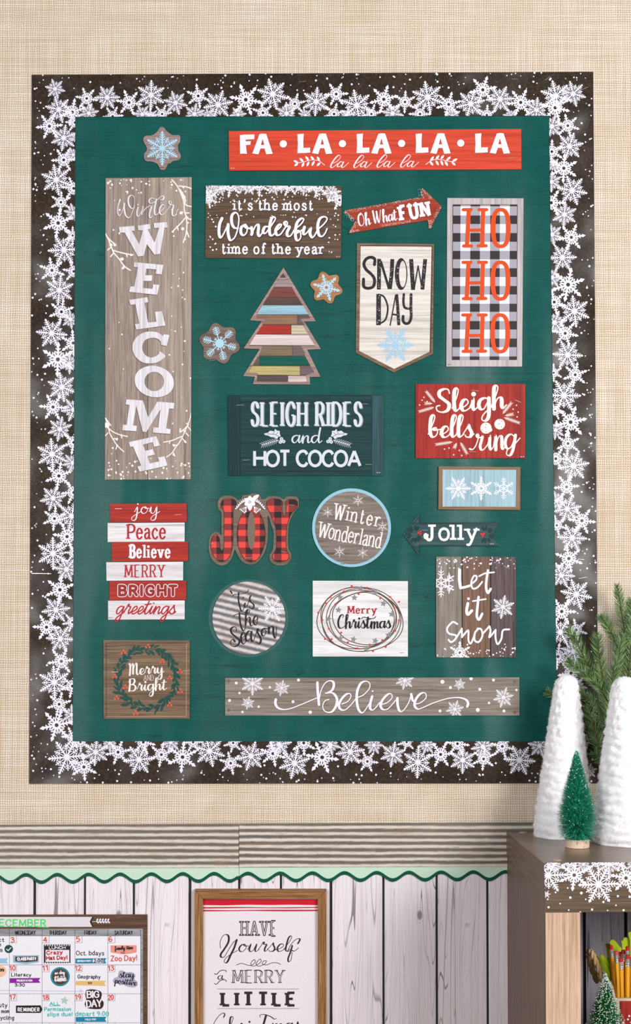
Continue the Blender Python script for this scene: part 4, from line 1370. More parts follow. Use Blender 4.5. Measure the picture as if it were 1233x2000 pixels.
jt.trace(c, "690,131 735,131|636,210 785,210|590,290 830,290|550,352 870,352|500,429 918,429|548,509 828,509 880,510|498,587 912,587|440,678 967,680|522,761 888,762|430,840 930,841|500,916 895,917|827,432 829,508|776,512 776,588|786,682 787,762|523,762 523,838|849,843 849,915|750,918 750,968", 5, cap='b')
jt.build()

# ---- snowflake cookies
c = Crop(270, 240, 13.7)
s = sign('snowflake_cutout', 'grey-pink snowflake cut-out with pale blue flake, top left of the board', 'cut-out', spline(c("590,110 680,115 760,210 910,325 1080,325 1125,380 1120,500 1065,590 1080,740 1130,830 1135,940 1050,1000 930,1020 850,1085 800,1090 720,1240 600,1245 515,1100 370,1035 230,1025 160,960 160,830 225,740 225,640 150,510 140,410 210,340 350,335 470,270 590,110"), 3)[:-1], wood('pinkish_grey_card', (128, 108, 104), (152, 132, 128), (168, 150, 146), 'x', seed=41, crack=0), group='snowflake cut-outs')
pr = Print('snowflake_print', ink((176, 216, 236)), s, SD, 1)
flake(pr, *c((645, 680)), 462 / c.s, 'a', R(0))
pr.build()
mark(s, 313, 327.3, (60, 50, 50))
c = Crop(380, 510, 4.11)


def lobes(cx, cy, r, amp, rot, n=72):
    o = []
    for i in range(n):
        a = 2 * math.pi * i / n
        rr = r + amp * math.cos(6 * (a - rot))
        o.append(c((cx + rr * math.sin(a), cy - rr * math.cos(a))))
    return o


s = sign('snowflake_cutout', 'orange-brown snowflake cut-out with pale blue flake, right of the plank tree', 'cut-out', lobes(1060, 212, 116, 17, R(-16)), wood('orange_brown_card', (140, 92, 56), (172, 122, 80), (190, 146, 108), 'x', seed=42, crack=0), group='snowflake cut-outs')
pr = Print('snowflake_print', ink((180, 216, 234)), s, SD, 1)
flake(pr, *c((1060, 212)), 112 / c.s, 'b', R(-16))
pr.build()
s = sign('snowflake_cutout', 'grey-brown snowflake cut-out with pale blue flake, left of the plank tree', 'cut-out', lobes(202, 660, 150, 17, R(-15)), wood('grey_brown_card', (92, 74, 66), (124, 104, 94), (142, 122, 112), 'x', seed=43, crack=0), group='snowflake cut-outs')
pr = Print('snowflake_print', ink((176, 214, 232)), s, SD, 1)
flake(pr, *c((202, 660)), 138 / c.s, 'd', R(-15))
pr.build()
staple(s, 409, 704, 421, 703.5, SD)

# ---- sleigh rides and hot cocoa
q = [(445.5, 772), (749.5, 771.5), (749.5, 928.5), (446.5, 929)]
c = Crop(430, 760, 3.736)
s = empty('holiday_sign', P(598, 850, 0), 'dark green wood sign reading SLEIGH RIDES and HOT COCOA', 'sign')
slab('backing_card', q, SD - .0006, BD, ink((10, 26, 28)), s)
slab('end_board', c("58,46 146,46 146,632 62,632"), SD, SD - .0007, wood('dark_green_upright', (14, 42, 46), (22, 54, 58), (30, 66, 70), 'z', seed=51), s)
slab('end_board', c("1110,46 1193,46 1193,632 1110,632"), SD, SD - .0007, wood('dark_green_upright_pale', (30, 66, 70), (46, 84, 88), (58, 98, 102), 'z', seed=52), s)
yy = [46, 95, 193, 291, 392, 497, 600, 632]
for i in range(7):
    slab('board', c("%g,%g %g,%g %g,%g %g,%g" % (148, yy[i] + 1, 1108, yy[i] + 1, 1108, yy[i + 1] - 1, 148, yy[i + 1] - 1)), SD, SD - .0007, WD['dgreen'], s)
pr = Print('lettering', ink((214, 220, 226)), s, SD, 2)
sh = Print('lettering_shadow', ink((120, 138, 144)), s, SD, 1)
for w_, a, b in (("SLEIGH", 232, 628), ("RIDES", 705, 1030)):
    text(sh, Crop(431.6, 761, 3.736), w_, (a, 268), (b, 268), 170, 24, 12, .2, 11, gap=.36)
    text(pr, c, w_, (a, 268), (b, 268), 172, 23, 11, .2, 11, gap=.36)
text(pr, c, "and", (518, 392), (738, 392), 108, 13, 6, hand=True)
text(pr, c, "HOT COCOA", (252, 560), (1022, 560), 108, 21, cap='b', gap=.12)
for m_ in (1, -1):
    def X(x, y, m_=m_):
        return c((x if m_ == 1 else 1252 - x, y))
    lf = [(320, 325), (350, 318), (365, 303), (395, 308), (402, 290), (415, 303), (435, 305), (436, 325), (443, 345), (425, 350), (415, 365), (395, 352), (370, 350), (350, 338), (330, 336)]
    pr.poly([X(*p) for p in lf])
    sprig(pr, X(428, 372), X(305, 408), 8, 9, 1.1)
    for x, y in ((448, 363), (464, 382), (440, 386)):
        pr.disc(*X(x, y), 3.4, 12)
pr.build()
sh.build()
pm = Print('leaf_vein', ink((20, 52, 56)), s, SD, 3)
for m_ in (1, -1):
    def X(x, y, m_=m_):
        return c((x if m_ == 1 else 1252 - x, y))
    pm.stroke([X(345, 326), X(400, 330), X(432, 348)], .8)
    pm.stroke([X(385, 328), X(400, 305)], .6)
    pm.stroke([X(405, 332), X(425, 315)], .6)
    for x, y in ((448, 363), (464, 382), (440, 386)):
        pm.disc(*X(x, y), 1.0, 8)
pm.build()
for a in ((462, 791.5, 477, 791), (474, 898.5, 487, 898), (709, 788.5, 719, 789), (714, 907, 727, 907.5)):
    staple(s, *a, SD)
mark(s, 736, 923)

# ---- sleigh bells ring
q = [(812, 750.5), (1027, 750.5), (1026.5, 895), (811.5, 893.5)]
c = Crop(790, 730, 4.742)
s = empty('holiday_sign', P(919, 822, 0), 'red plank sign reading Sleigh bells ring with two round bells', 'sign')
slab('backing_card', q, SD - .0006, BD, ink((60, 18, 16)), s)
xx = [105, 424, 760, 1072, 1124]
for i in range(4):
    slab('plank', c("%g,%g %g,%g %g,%g %g,%g" % (xx[i] + 1, 96, xx[i + 1] - 2, 96, xx[i + 1] - 3, 782, xx[i] + 1, 782)), SD, SD - .0007, wood('red_plank_%d' % i, (136, 34, 28), (172, 48, 40), (186, 66, 56), 'z', seed=60 + i * 3, crack=.25), s)
pr = Print('lettering', CRM, s, SD, 1)
text(pr, c, "Sleigh", (292, 360), (938, 318), 212, 36, 12, hand=True)
text(pr, c, "bells", (222, 588), (636, 588), 205, 34, 11, hand=True)
text(pr, c, "in", (768, 708), (935, 700), 268, 30, 9, hand=True)
pr.trace(c, "~1022,582 985,560 948,590 935,645 952,690 988,680 1022,600|~1030,568 1018,650 1003,715 978,756 948,746 958,702 1010,665 1072,596", 28, 10)
pr.trace(c, "~605,695 632,701 660,670 682,610 691,572 682,560 672,574 688,592 724,584|~724,584 712,630 703,675 716,706 742,695 775,650", 26, 10)
pr.disc(*c((757, 503)), 52 / c.s, 24)
pr.disc(*c((884, 467)), 49 / c.s, 24)
for z in ((285, 265, 205, 165), (260, 275, 195, 275), (275, 310, 140, 350), (912, 370, 992, 270), (935, 388, 1005, 375), (925, 405, 1065, 455), (445, 632, 295, 655), (485, 640, 465, 685), (520, 635, 580, 740)):
    a, b = c((z[0], z[1])), c((z[2], z[3]))
    sprig(pr, a, b, max(4, int(math.hypot(a[0] - b[0], a[1] - b[1]) / 3)), 6.0, 1.0, .6)
for x, y in ((142, 290), (165, 245), (182, 218), (212, 258), (1040, 292), (1008, 328), (1055, 355), (1045, 400), (372, 698), (415, 688), (510, 710), (458, 750), (532, 757)):
    pr.disc(*c((x, y)), 1.4, 8)
pr.build()
pm = Print('bell_marks', ink((120, 60, 60)), s, SD, 2)
for x, y in ((757, 470), (722, 520), (758, 538), (900, 492), (880, 425), (905, 440)):
    pm.disc(*c((x, y)), .9, 6)
pm.trace(c, "747,493 760,500|870,470 885,462", 4)
pm.build()
for a in ((921, 762, 935, 764), (1006, 781, 1018, 786), (917, 882, 930, 882.5)):
    staple(s, *a, SD)
mark(s, 1017, 892)

# ---- three snowflakes on blue
s = sign('snowflake_sign', 'small blue sign in a wood frame showing three white snowflakes', 'sign', c("318,858 1077,864 1075,1262 315,1256"), WD['tan'], panel='backing_card')
for t, ax in (("318,858 1077,864 1040,888 355,886", 'x'), ("315,1256 1075,1262 1038,1232 355,1230", 'x'), ("318,858 355,886 355,1230 315,1256", 'z'), ("1077,864 1075,1262 1038,1232 1040,888", 'z')):
    slab('frame_rail', c(t), SD + .0012, SD - .0001, wood('oak_rail_' + ax, (104, 78, 54), (140, 110, 80), (166, 136, 104), ax, seed=70), s)
slab('blue_panel', c("355,886 1040,888 1038,1232 355,1230"), SD + .0004, SD - .0001, WD['blue'], s)
flakes(WHT, s, SD + .0004, [(*c((x, y)), r / c.s, k, R(a)) for x, y, r, k, a in ((500, 1062, 117, 'a', 30), (712, 1062, 112, 'b', 0), (920, 1062, 105, 'c', 0))])

# ---- plaid JOY
c = Crop(405, 960, 6.489)
outl = spline(c("130,150 150,95 200,60 290,55 350,75 390,108 430,90 450,52 520,42 570,28 650,33 680,65 690,98 730,95 775,65 860,58 930,75 968,98 1010,66 1100,63 1150,80 1162,130 1155,200 1110,250 1062,340 1032,440 1025,580 1028,700 1040,745 1065,790 1060,860 1010,920 930,937 840,922 795,870 790,810 820,760 835,700 840,560 835,490 800,390 770,300 768,400 768,600 735,750 680,850 620,912 540,930 460,902 400,835 350,735 320,830 270,905 200,937 120,920 60,860 25,770 20,650 42,560 100,512 160,530 178,560 180,400 178,265 142,225 130,150"), 3)[:-1]
s = sign('joy_cutout', 'cut-out word JOY in red and black checks on a brown edge', 'cut-out', outl, wood('grey_brown_edge', (92, 78, 66), (122, 106, 92), (140, 124, 108), 'x', seed=81, crack=.1), panel='brown_edge')
JL = spline(c("172,160 200,105 290,90 350,108 368,150 360,190 330,235 327,400 325,640 300,780 250,860 190,890 120,862 70,790 48,700 55,600 85,555 120,550 155,600 160,700 178,745 200,730 212,690 212,450 212,245 180,205 172,160"), 3)[:-1]
OL = ell(*c((557, 550)), 178 / c.s, 343 / c.s, 48)
YL = spline(c("755,130 790,100 860,92 930,105 955,150 945,210 958,280 975,312 995,285 1002,200 995,140 1010,110 1060,100 1125,108 1145,150 1140,195 1110,230 1060,290 1022,400 1002,500 1000,700 1010,755 1035,800 1030,850 985,880 930,895 870,885 835,850 830,800 860,760 878,690 875,500 850,400 800,280 760,200 755,130"), 3)[:-1]
rows = [60, 178, 258, 332, 410, 487, 562, 637, 712, 790, 868, 930]
d2 = SD + .0005
cards = {'red': ink((232, 74, 62)), 'mid': ink((138, 50, 50)), 'dark': ink((44, 34, 36))}
for nm, shape, cols in (('letter_j', JL, [(0, 1), (116, 0), (208, 1), (304, 0), (400, 0)]), ('letter_o', OL, [(340, 0), (396, 1), (487, 0), (572, 1), (668, 0), (760, 0)]), ('letter_y', YL, [(700, 1), (850, 0), (940, 1), (1034, 0), (1200, 0)])):
    o = slab(nm, shape, d2, SD - .0001, cards['red'], s)
    pm = Print('dark_red_checks', cards['mid'], o, d2, 1)
    pk = Print('black_checks', cards['dark'], o, d2, 1)
    for i in range(len(cols) - 1):
        for j in range(len(rows) - 1):
            cl, rw = cols[i][1], j % 2          # rw 1 = red row
            if cl and rw:
                continue
            cell = c("%g,%g %g,%g %g,%g %g,%g" % (cols[i][0], rows[j], cols[i + 1][0], rows[j], cols[i + 1][0], rows[j + 1], cols[i][0], rows[j + 1]))
            pc = sclip(shape, cell)
            if len(pc) > 2:
                (pk if (not cl and not rw) else pm).poly(pc)
    pm.build()
    pk.build()
ho = Print('letter_o_opening', ink((122, 106, 92)), s, d2, 2)
ho._face(ell(*c((558, 495)), 48 / c.s, 240 / c.s, 36))
ho.build()
ln = Print('edge_shadow_line', ink((60, 40, 38)), s, d2, 3)
for shp in (JL, OL, YL):
    ln.stroke(shp + [shp[0]], .7, None, False, 'b')
ln.build()
pr = Print('flower_print', WHT, s, d2, 4)
for a in range(6):
    an = R(a * 60 + 30 + 60)
    x, y = c((540, 132))
    leaf(pr, x, y, an, (115 if a == 0 else 80) / c.s, 5.0)
leaf(pr, *c((560, 110)), R(-35), 120 / c.s, 4.0)
for m_ in (1, -1):
    def X(x, y, m_=m_):
        return c((x if m_ == 1 else 1090 - x, y))
    pr.stroke(spline([X(600, 120), X(660, 150), X(715, 215)], 5), 1.0)
    for k in range(6):
        t = k / 5
        x, y = 610 + 100 * t, 115 + 95 * t ** 1.3
        for a in (-70, 20):
            p = X(x, y)
            aa = R(a) if m_ == 1 else math.pi - R(a)
            leaf(pr, p[0], p[1], aa, 5.2, 1.2, 3)
    for k in range(5):
        p, q2 = X(590, 190), X(600 + 18 * k, 268 - 14 * abs(k - 1))
        pr.stroke([p, q2], .8)
        pr.disc(q2[0], q2[1], 1.5, 8)
pr.build()
fc = Print('flower_centre', BLK, s, d2, 5)
for a in range(6):
    x, y = c((540 + 14 * math.cos(a * 1.047), 132 + 14 * math.sin(a * 1.047)))
    fc.disc(x, y, .8, 6)
fc.build()
for a in ((562.5, 986.2, 575.5, 986.4), (549, 1077, 559, 1079), (480, 1090, 493, 1089), (411, 1061.6, 415.5, 1061)):
    staple(s, *a, d2)

# ---- winter wonderland circle
c = Crop(605, 950, 7.473)
s = sign('round_sign', 'round grey wood sign with blue rim, lettered Winter Wonderland', 'sign', ell(*c((613, 603)), 576 / c.s, 574 / c.s, 72), ink((150, 196, 214)), group='round signs', panel='blue_rim')
d2 = SD + .0004
slab('wood_face', ell(*c((613, 605)), 533 / c.s, 531 / c.s, 72), d2, SD - .0001, wood('ring_grained_grey_wood', (88, 78, 72), (134, 122, 114), (164, 152, 142), 'x', seed=91, grain=.8), s)
pr = Print('lettering', ink((238, 232, 230)), s, d2, 1)
text(pr, c, "W", (352, 478), (480, 500), 235, 24, 16, .28, 15)
text(pr, c, "inter", (530, 500), (1010, 590), 215, 23, 17, .26, 13, gap=.36, jit=.03)
text(pr, c, "W", (120, 735), (245, 762), 225, 22, 15, .28, 15)
text(pr, c, "onderland", (268, 762), (1020, 905), 235, 21, 16, .2, 12, gap=.2, jit=.03)
pr.build()
flakes(ink((238, 232, 230)), s, d2, [(*c((x, y)), r / c.s, k, 0) for x, y, r, k in ((707, 205, 82, 'e'), (265, 378, 78, 'f'), (1063, 588, 84, 'e'), (437, 952, 84, 'e'), (775, 970, 80, 'f'))])
mark(s, 666, 1101.5, (60, 70, 80))

# ---- jolly arrow
c = Crop(780, 990, 4.932)
s = sign('arrow_sign', 'dark green arrow sign pointing left, lettered Jolly', 'sign', c("40,263 195,57 197,150 970,147 888,265 970,380 192,375 190,467"), wood('slate_green_board', (30, 58, 60), (52, 84, 86), (78, 104, 106), 'x', seed=95, crack=.3))
pr = Print('leaf_print', ink((14, 56, 54)), s, SD, 1)
rnd = random.Random(6)
for cx, cy in ((150, 262), (835, 265)):
    for k in range(12):
        a = R(k * 30 + rnd.uniform(-10, 10))
        if cx == 835 and 120 < k * 30 < 240:
            continue
        p = c((cx + 30 * math.cos(a), cy + 30 * math.sin(a)))
        leaf(pr, p[0], p[1], a, 12, 2.6)
pr.trace(c, "60,262 192,90 196,158 960,153|60,268 190,440 194,368 955,374", 6)
pr.build()
bp = Print('berry_print', ink((214, 52, 50)), s, SD, 2)
for x, y in ((188, 250), (206, 236), (206, 262), (792, 262), (816, 258), (804, 278)):
    bp.disc(*c((x, y)), 2.2, 9)
bp.build()
pr = Print('lettering', WHT, s, SD, 2)
text(pr, c, "J", (262, 318), (330, 318), 148, 28, None, .5, 22, gap=.2)
pr.trace(c, "~256,262 245,275 250,300", 22)
text(pr, c, "o", (385, 318), (480, 318), 165, 24)
text(pr, c, "ll", (512, 318), (600, 318), 146, 27, None, .44, 20, gap=.5)
text(pr, c, "y", (655, 318), (745, 318), 165, 24, None, .36, 18)
pr.build()
mark(s, 958, 1062)
staple(s, 824, 1035.5, 836, 1036, SD)

# ---- let it snow
s = empty('holiday_sign', P(930, 1186, 0), 'three-plank grey and brown sign reading Let it Snow', 'sign')
q = c("357,478 1125,482 1124,1453 355,1450")
slab('backing_card', q, SD - .0006, BD, ink((34, 26, 26)), s)
slab('plank', c("357,480 603,480 603,1450 356,1450"), SD, SD - .0007, wood('grey_olive_plank', (98, 90, 82), (138, 130, 120), (160, 152, 142), 'z', seed=101), s)
slab('plank', c("612,480 876,480 874,1450 612,1450"), SD, SD - .0007, wood('warm_brown_plank', (84, 60, 48), (126, 98, 82), (150, 122, 104), 'z', seed=102), s)
slab('plank', c("888,480 1125,482 1124,1452 886,1450"), SD, SD - .0007, wood('plum_brown_plank', (66, 52, 54), (98, 82, 84), (124, 106, 108), 'z', seed=103), s)
pr = Print('lettering', WHT, s, SD, 2)
pr.trace(c, "!30 582,608 580,700 590,772|!24 590,782 640,772 678,760|!17 ~692,745 740,705 745,668 718,668 695,725 708,785 755,775 800,722|!24 ~856,612 842,700 838,780 855,828 882,790|!15 ~770,668 830,640 915,630|!28 ~662,930 650,1000 662,1035 700,1000|o668,885,13|!24 ~765,868 755,960 748,1050 770,1085 800,1030|!15 710,908 835,888")
pr.trace(c, "~560,1128 515,1110 462,1170 480,1220 545,1238 540,1275 500,1303 475,1280", 18)
pr.trace(c, "~545,1270 600,1180|~603,1172 605,1255|~608,1250 655,1195 668,1200 668,1285 690,1315 725,1240", 18)
pr.trace(c, "~765,1172 730,1215 728,1285 768,1300 802,1240 790,1180 755,1172|~802,1225 870,1150|~872,1152 880,1200 870,1255 930,1185|~928,1185 930,1270 950,1322 985,1270 1000,1190 1060,1180", 18)
pr.build()
flakes(WHT, s, SD, [(*c((1000, 965)), 115 / c.s, 'a', R(10)), (*c((585, 1405)), 112 / c.s, 'b', 0)], 1, q)
fl = Print('snowflake', WHT, s, SD, 1, clip=q)
flake(fl, *c((403, 735)), 135 / c.s, 'c', 0)
fl.trace(c, "480,635 480,835|400,740 530,665|400,740 530,800|440,690 480,720 525,705|440,780 480,755 525,770", 9, cap='b')
fl.build()
fl = Print('snow_dot_print', WHT, s, SD, 1, clip=q)
rnd = random.Random(12)
dots(fl, rnd, 60, 853, 1088, 1008, 1112, .8, 2.0, power=1.4)
dots(fl, rnd, 48, 853, 1283, 1008, 1258, .8, 2.0, power=1.4)
fl.build()
staple(s, 984, 1105, 996, 1111, SD)

# ---- tis the season circle
c = Crop(400, 1120, 6.85)
film, t, b = new_mat('clear_laminate', 0.12, 0.5)
b.inputs['Base Color'].default_value = lin((190, 215, 225))
b.inputs['Alpha'].default_value = 0.07
s = empty('round_sign', P(*c((590, 595)), 0), "round corrugated metal sign reading 'tis the Season", 'sign', 'round signs')
slab('clear_laminate_edge', ell(*c((585, 600)), 535 / c.s, 520 / c.s, 64), SD - .0008, BD, film, s)
m, t, b = new_mat('corrugated_round_print', 0.4, 0.4)
v = coords(t, (1, 1, 1), rot=(0, R(-14), 0))
sep = t.nodes.new('ShaderNodeSeparateXYZ')
t.links.new(v, sep.inputs[0])
z = math_node(t, 'ADD', sep.outputs[2], math_node(t, 'MULTIPLY', noise(t, coords(t, (30, 30, 30)), 1.0, 3.0), 0.004))
w_ = math_node(t, 'ADD', math_node(t, 'MULTIPLY', math_node(t, 'SINE', math_node(t, 'MULTIPLY', z, 2 * math.pi / 0.0118)), .5), .5)
w_ = math_node(t, 'ADD', w_, math_node(t, 'MULTIPLY', math_node(t, 'SUBTRACT', noise(t, coords(t, (200, 200, 200)), 1.0, 4.0), .5), .7))
cc = ramp(t, w_, [(0.05, (104, 104, 110)), (0.35, (138, 136, 140)), (0.65, (186, 180, 178)), (0.95, (214, 206, 202))])
rs = noise(t, coords(t, (18, 18, 40)), 1.0, 3.0)
cc = mixc(t, math_node(t, 'MULTIPLY', ramp(t, rs, [(0.5, (0, 0, 0)), (0.7, (255, 255, 255))]), .5), cc, (140, 106, 92))
t.links.new(cc, b.inputs['Base Color'])
slab('metal_face', ell(*c((592, 597)), 488 / c.s, 488 / c.s, 72), SD, SD - .0008, m, s)
pr = Print('lettering', ink((38, 34, 36)), s, SD, 2)
pr.trace(c, "345,235 365,265|~455,258 452,350 472,450 492,502 518,480 540,400|~370,302 400,280 480,276 545,260 582,232 585,215|~540,400 530,435 545,455 572,425|o515,325,11|~572,425 605,335 622,298 603,325 610,375 652,410 656,450 625,475 598,445", 20, 8)
pr.trace(c, "~465,530 470,620 490,720 520,770 540,740 548,690|~390,575 412,550 480,540 555,550 598,512 598,488 568,490 548,530|~572,495 552,560 548,690|~552,640 582,592 605,592 605,650 620,700 650,685|~640,640 690,622 708,580 682,565 656,610 656,665 690,688 712,600", 22, 9)
pr.trace(c, "~425,770 420,725 385,715 350,745 362,800 420,850 465,900 450,950 400,980 355,960 345,912 378,882 405,912|~475,870 530,842 538,800 508,795 486,850 496,920 530,940 560,880|~628,790 592,770 556,820 550,880 575,905 605,870|~628,780 620,850 635,910 660,885|~660,885 692,790 702,742 718,760 702,780 742,850 752,905 725,942 693,912|~800,735 766,760 766,820 795,832 822,780 808,738 850,742|~857,722 860,800|~860,770 886,710 916,722 920,800 940,862 956,830 960,712", 26, 9)
pr.build()
fl = Print('snowflake_print', ink((236, 236, 244)), s, SD, 1, clip=ell(*c((592, 597)), 488 / c.s, 488 / c.s, 72))
flake(fl, *c((905, 472)), 190 / c.s, 'a', R(30))
fl.build()

# ---- merry christmas wreath sign
c = Crop(595, 1120, 5.605)
q = c("90,80 1133,84 1133,910 90,910")
s = sign('holiday_sign', 'white sign with twig wreath, silver stars and Merry Christmas', 'sign', q, wood('white_weathered_sheet', (206, 204, 206), (236, 235, 236), (240, 239, 240), 'x', seed=111, crack=0, grain=.5))
tw = Print('twig_wreath_print', ink((92, 74, 62)), s, SD, 1)
for cx, cy, rx, ry, ro, ph in ((610, 505, 470, 352, 3, 0), (605, 500, 425, 332, -4, 1), (612, 505, 440, 350, 8, 2), (625, 495, 385, 320, 2, 3), (640, 500, 365, 300, -6, 4), (650, 495, 340, 285, 10, 5)):
    o = []
    for i in range(57):
        a = 2 * math.pi * i / 56
        f = 1 + .018 * math.sin(3 * a + ph) + .012 * math.sin(5 * a + 2 * ph)
        x, y = rx * f * math.cos(a), ry * f * math.sin(a)
        o.append(c((cx + x * math.cos(R(ro)) - y * math.sin(R(ro)), cy + x * math.sin(R(ro)) + y * math.cos(R(ro)))))
    tw.stroke(o, 9 / c.s, None, False, 'b')
tw.build()
st = Print('silver_star_print', ink((140, 138, 144)), s, SD, 2)
for x, y in ((615, 165), (775, 212), (392, 262), (547, 265), (865, 330), (373, 400), (262, 497), (955, 447), (393, 712), (537, 720), (920, 675), (775, 737), (678, 828)):
    o = []
    for i in range(10):
        a = i * math.pi / 5 - math.pi / 2 + (x % 7) * .05
        r = 38 if i % 2 == 0 else 17
        o.append(c((x + r * math.cos(a), y + r * math.sin(a))))
    st.poly(o)
st.build()
be = Print('berry_print', ink((226, 62, 60)), s, SD, 3)
for x, y in ((517, 137), (686, 157), (432, 197), (593, 225), (285, 260), (231, 323), (340, 335), (152, 430), (830, 272), (937, 257), (1035, 311), (985, 380), (195, 508), (1037, 513), (268, 605), (402, 648), (992, 628), (225, 717), (297, 720), (475, 755), (715, 780), (852, 730), (580, 820), (750, 850), (890, 803)):
    be.disc(*c((x, y)), 2.1, 9)
be.build()
pr = Print('red_lettering', ink((176, 34, 52)), s, SD, 3)
text(pr, c, "Merry", (478, 437), (782, 437), 80, 14, 8, .4, 7, gap=.34)
pr.build()
pr = Print('black_lettering', ink((30, 28, 30)), s, SD, 3)
text(pr, c, "Christmas", (362, 600), (945, 598), 150, 20, 7, hand=True)
pr.trace(c, "~625,495 650,478 720,495 765,488 780,470", 8)
pr.build()
mark(s, 782, 1275, (60, 60, 60))

# ---- stacked word sign
c = Crop(190, 970, 6.165)
s = empty('stacked_word_sign', P(287, 1097, 0), 'stack of six red and white boards lettered joy Peace Believe MERRY BRIGHT greetings', 'sign')
mats = []
for i, (t, red) in enumerate((("152,88 1078,80 1080,303 158,308", 1), ("125,318 1053,312 1052,540 126,546", 0), ("175,548 1095,542 1095,776 178,780", 1), ("108,790 1035,784 1034,1008 112,1012", 0), ("148,1018 1075,1014 1072,1243 150,1246", 1), ("130,1252 1053,1250 1053,1478 132,1482", 0))):
    slab('board', c(t), SD + (.0004 if red else 0), BD, WD['red'] if red else WD['white'], s)
wl = Print('white_lettering', WHT, s, SD + .0004, 2)
rl = Print('red_lettering', ink((178, 34, 40)), s, SD, 1)
text(wl, c, "joy", (450, 205), (745, 202), 165, 15, 7, hand=True)
text(rl, c, "P", (372, 508), (450, 508), 172, 26, 18, .3, 14)
text(rl, c, "eace", (478, 508), (818, 506), 190, 24, 17, .2, 12, gap=.25)
text(wl, c, "B", (402, 735), (450, 735), 155, 30, 20, .32, 18)
text(wl, c, "elieve", (480, 735), (872, 735), 155, 25, 17, .26, 14, gap=.36)
text(rl, c, "MERRY", (338, 970), (805, 970), 148, 17, 10, .28, 9, gap=.38)
text(wl, c, "BRIGHT", (268, 1185), (950, 1185), 110, 50, gap=.42, cap='r')
text(rl, c, "greetings", (212, 1412), (930, 1412), 185, 16, 15, hand=True, slant=.3)
wl.build()
rl.build()
il = Print('lettering_infill', ink((150, 40, 34)), s, SD + .0004, 3)
text(il, c, "BRIGHT", (268, 1185), (950, 1185), 110, 34, gap=.42, cap='r')
il.build()
mark(s, 213, 1206.5, (60, 60, 60))
for a in ((224, 993.5, 238, 993.5), (342, 1005.5, 355, 1004.5)):
    staple(s, *a, SD + .0004)

# ---- merry and bright
c = Crop(190, 1230, 6.165)
s = sign('holiday_sign', 'square brown sign with green leaf wreath reading Merry AND Bright', 'sign', c("75,125 1115,128 1113,1072 77,1070"), WD['tan'])
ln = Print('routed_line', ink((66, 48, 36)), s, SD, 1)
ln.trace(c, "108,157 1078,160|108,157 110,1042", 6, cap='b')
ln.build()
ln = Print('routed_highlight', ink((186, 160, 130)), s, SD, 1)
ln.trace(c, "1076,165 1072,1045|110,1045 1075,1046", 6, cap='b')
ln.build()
pr = Print('leaf_wreath_print', ink((14, 74, 66)), s, SD, 1)
rnd = random.Random(9)
for i in range(120):
    a = 2 * math.pi * i / 120 + rnd.uniform(-.02, .02)
    rr = 1 + rnd.uniform(-.06, .06)
    x, y = 597 + 355 * rr * math.cos(a), 588 + 362 * rr * math.sin(a)
    sd = 1 if i % 2 else -1
    ang = a + math.pi / 2 + sd * rnd.uniform(.35, .9)
    p = c((x, y))
    leaf(pr, p[0], p[1], ang, rnd.uniform(9, 17), rnd.uniform(1.6, 3.2))
pr.stroke(ell(*c((597, 588)), 355 / c.s, 362 / c.s, 60), 1.1, None, False, 'b')
pr.build()
be = Print('berry_print', ink((222, 92, 62)), s, SD, 2)
for x, y in ((315, 270), (610, 200), (783, 380), (995, 500), (873, 580), (1000, 740), (873, 900), (463, 1005), (232, 820), (210, 560), (337, 690)):
    for dx, dy in ((-20, 12), (20, 8), (2, -20)):
        be.disc(*c((x + dx, y + dy)), 2.3, 9)
be.build()
pr = Print('lettering', CRM, s, SD, 3)
text(pr, c, "Merry", (385, 548), (800, 520), 145, 22, 7, hand=True)
text(pr, c, "Bright", (375, 738), (835, 722), 145, 22, 7, hand=True)
pr.build()
pr = Print('small_lettering', ink((196, 184, 170)), s, SD, 3)
text(pr, c, "AND", (562, 612), (678, 612), 68, 9, 6, .3, 5, gap=.3)
pr.build()
for a in ((219, 1312.5, 231, 1312.5), (358, 1310, 371, 1309.5)):
    staple(s, *a, SD)

# ---- believe
q = [(440, 1324), (1015, 1323), (1015, 1397.5), (440, 1397.5)]
s = sign('holiday_sign', 'long grey plank sign lettered Believe at the bottom of the board', 'sign', q, WD['greyx'])
c = Crop(430, 1300, 2.055)
for x, y, r in ((130, 72, 48), (247, 90, 33), (112, 150, 27), (742, 60, 38), (962, 75, 24), (943, 175, 37), (1138, 128, 42)):
    flakes(ink((236, 234, 240)), s, SD, [(*c((x, y)), r / c.s, 'a', (x % 5) * .1)], 1, q)
fl = Print('snow_dot_print', ink((236, 234, 240)), s, SD, 1, clip=q)
for x, y, r in ((65, 70, 6), (38, 140, 6), (78, 110, 5), (90, 186, 5), (155, 165, 5), (200, 87, 5), (315, 58, 6), (293, 145, 6), (362, 187, 7), (893, 65, 8), (925, 88, 6), (1008, 52, 7), (1043, 95, 6), (1035, 178, 8), (1080, 150, 5), (1098, 58, 6), (883, 182, 6), (1140, 182, 6), (1190, 98, 5)):
    fl.disc(*c((x, y)), r / c.s, 12)
fl.build()
sc = Print('screw_print', ink((112, 100, 88)), s, SD, 1)
for x, y in ((447, 1330), (447, 1387), (1006, 1331), (1006, 1391)):
    sc.disc(x, y, 3.2, 12)
sc.build()
B1 = "~55,285 50,330 75,380 140,405 230,395 350,350 470,300 545,268|~580,275 600,180 640,100 690,62 740,68 755,110 735,170 680,205 650,208|~680,205 745,210 790,270 785,350 740,425 680,440 632,410 622,350 650,300 695,285|~850,340 920,310 960,250 945,215 900,225 840,290 815,360 840,405 890,410 960,350 1040,250|~1030,265 1110,230 1180,155 1185,90 1140,65 1080,90 1038,180 1030,290 1050,400 1092,445 1130,415 1180,335"
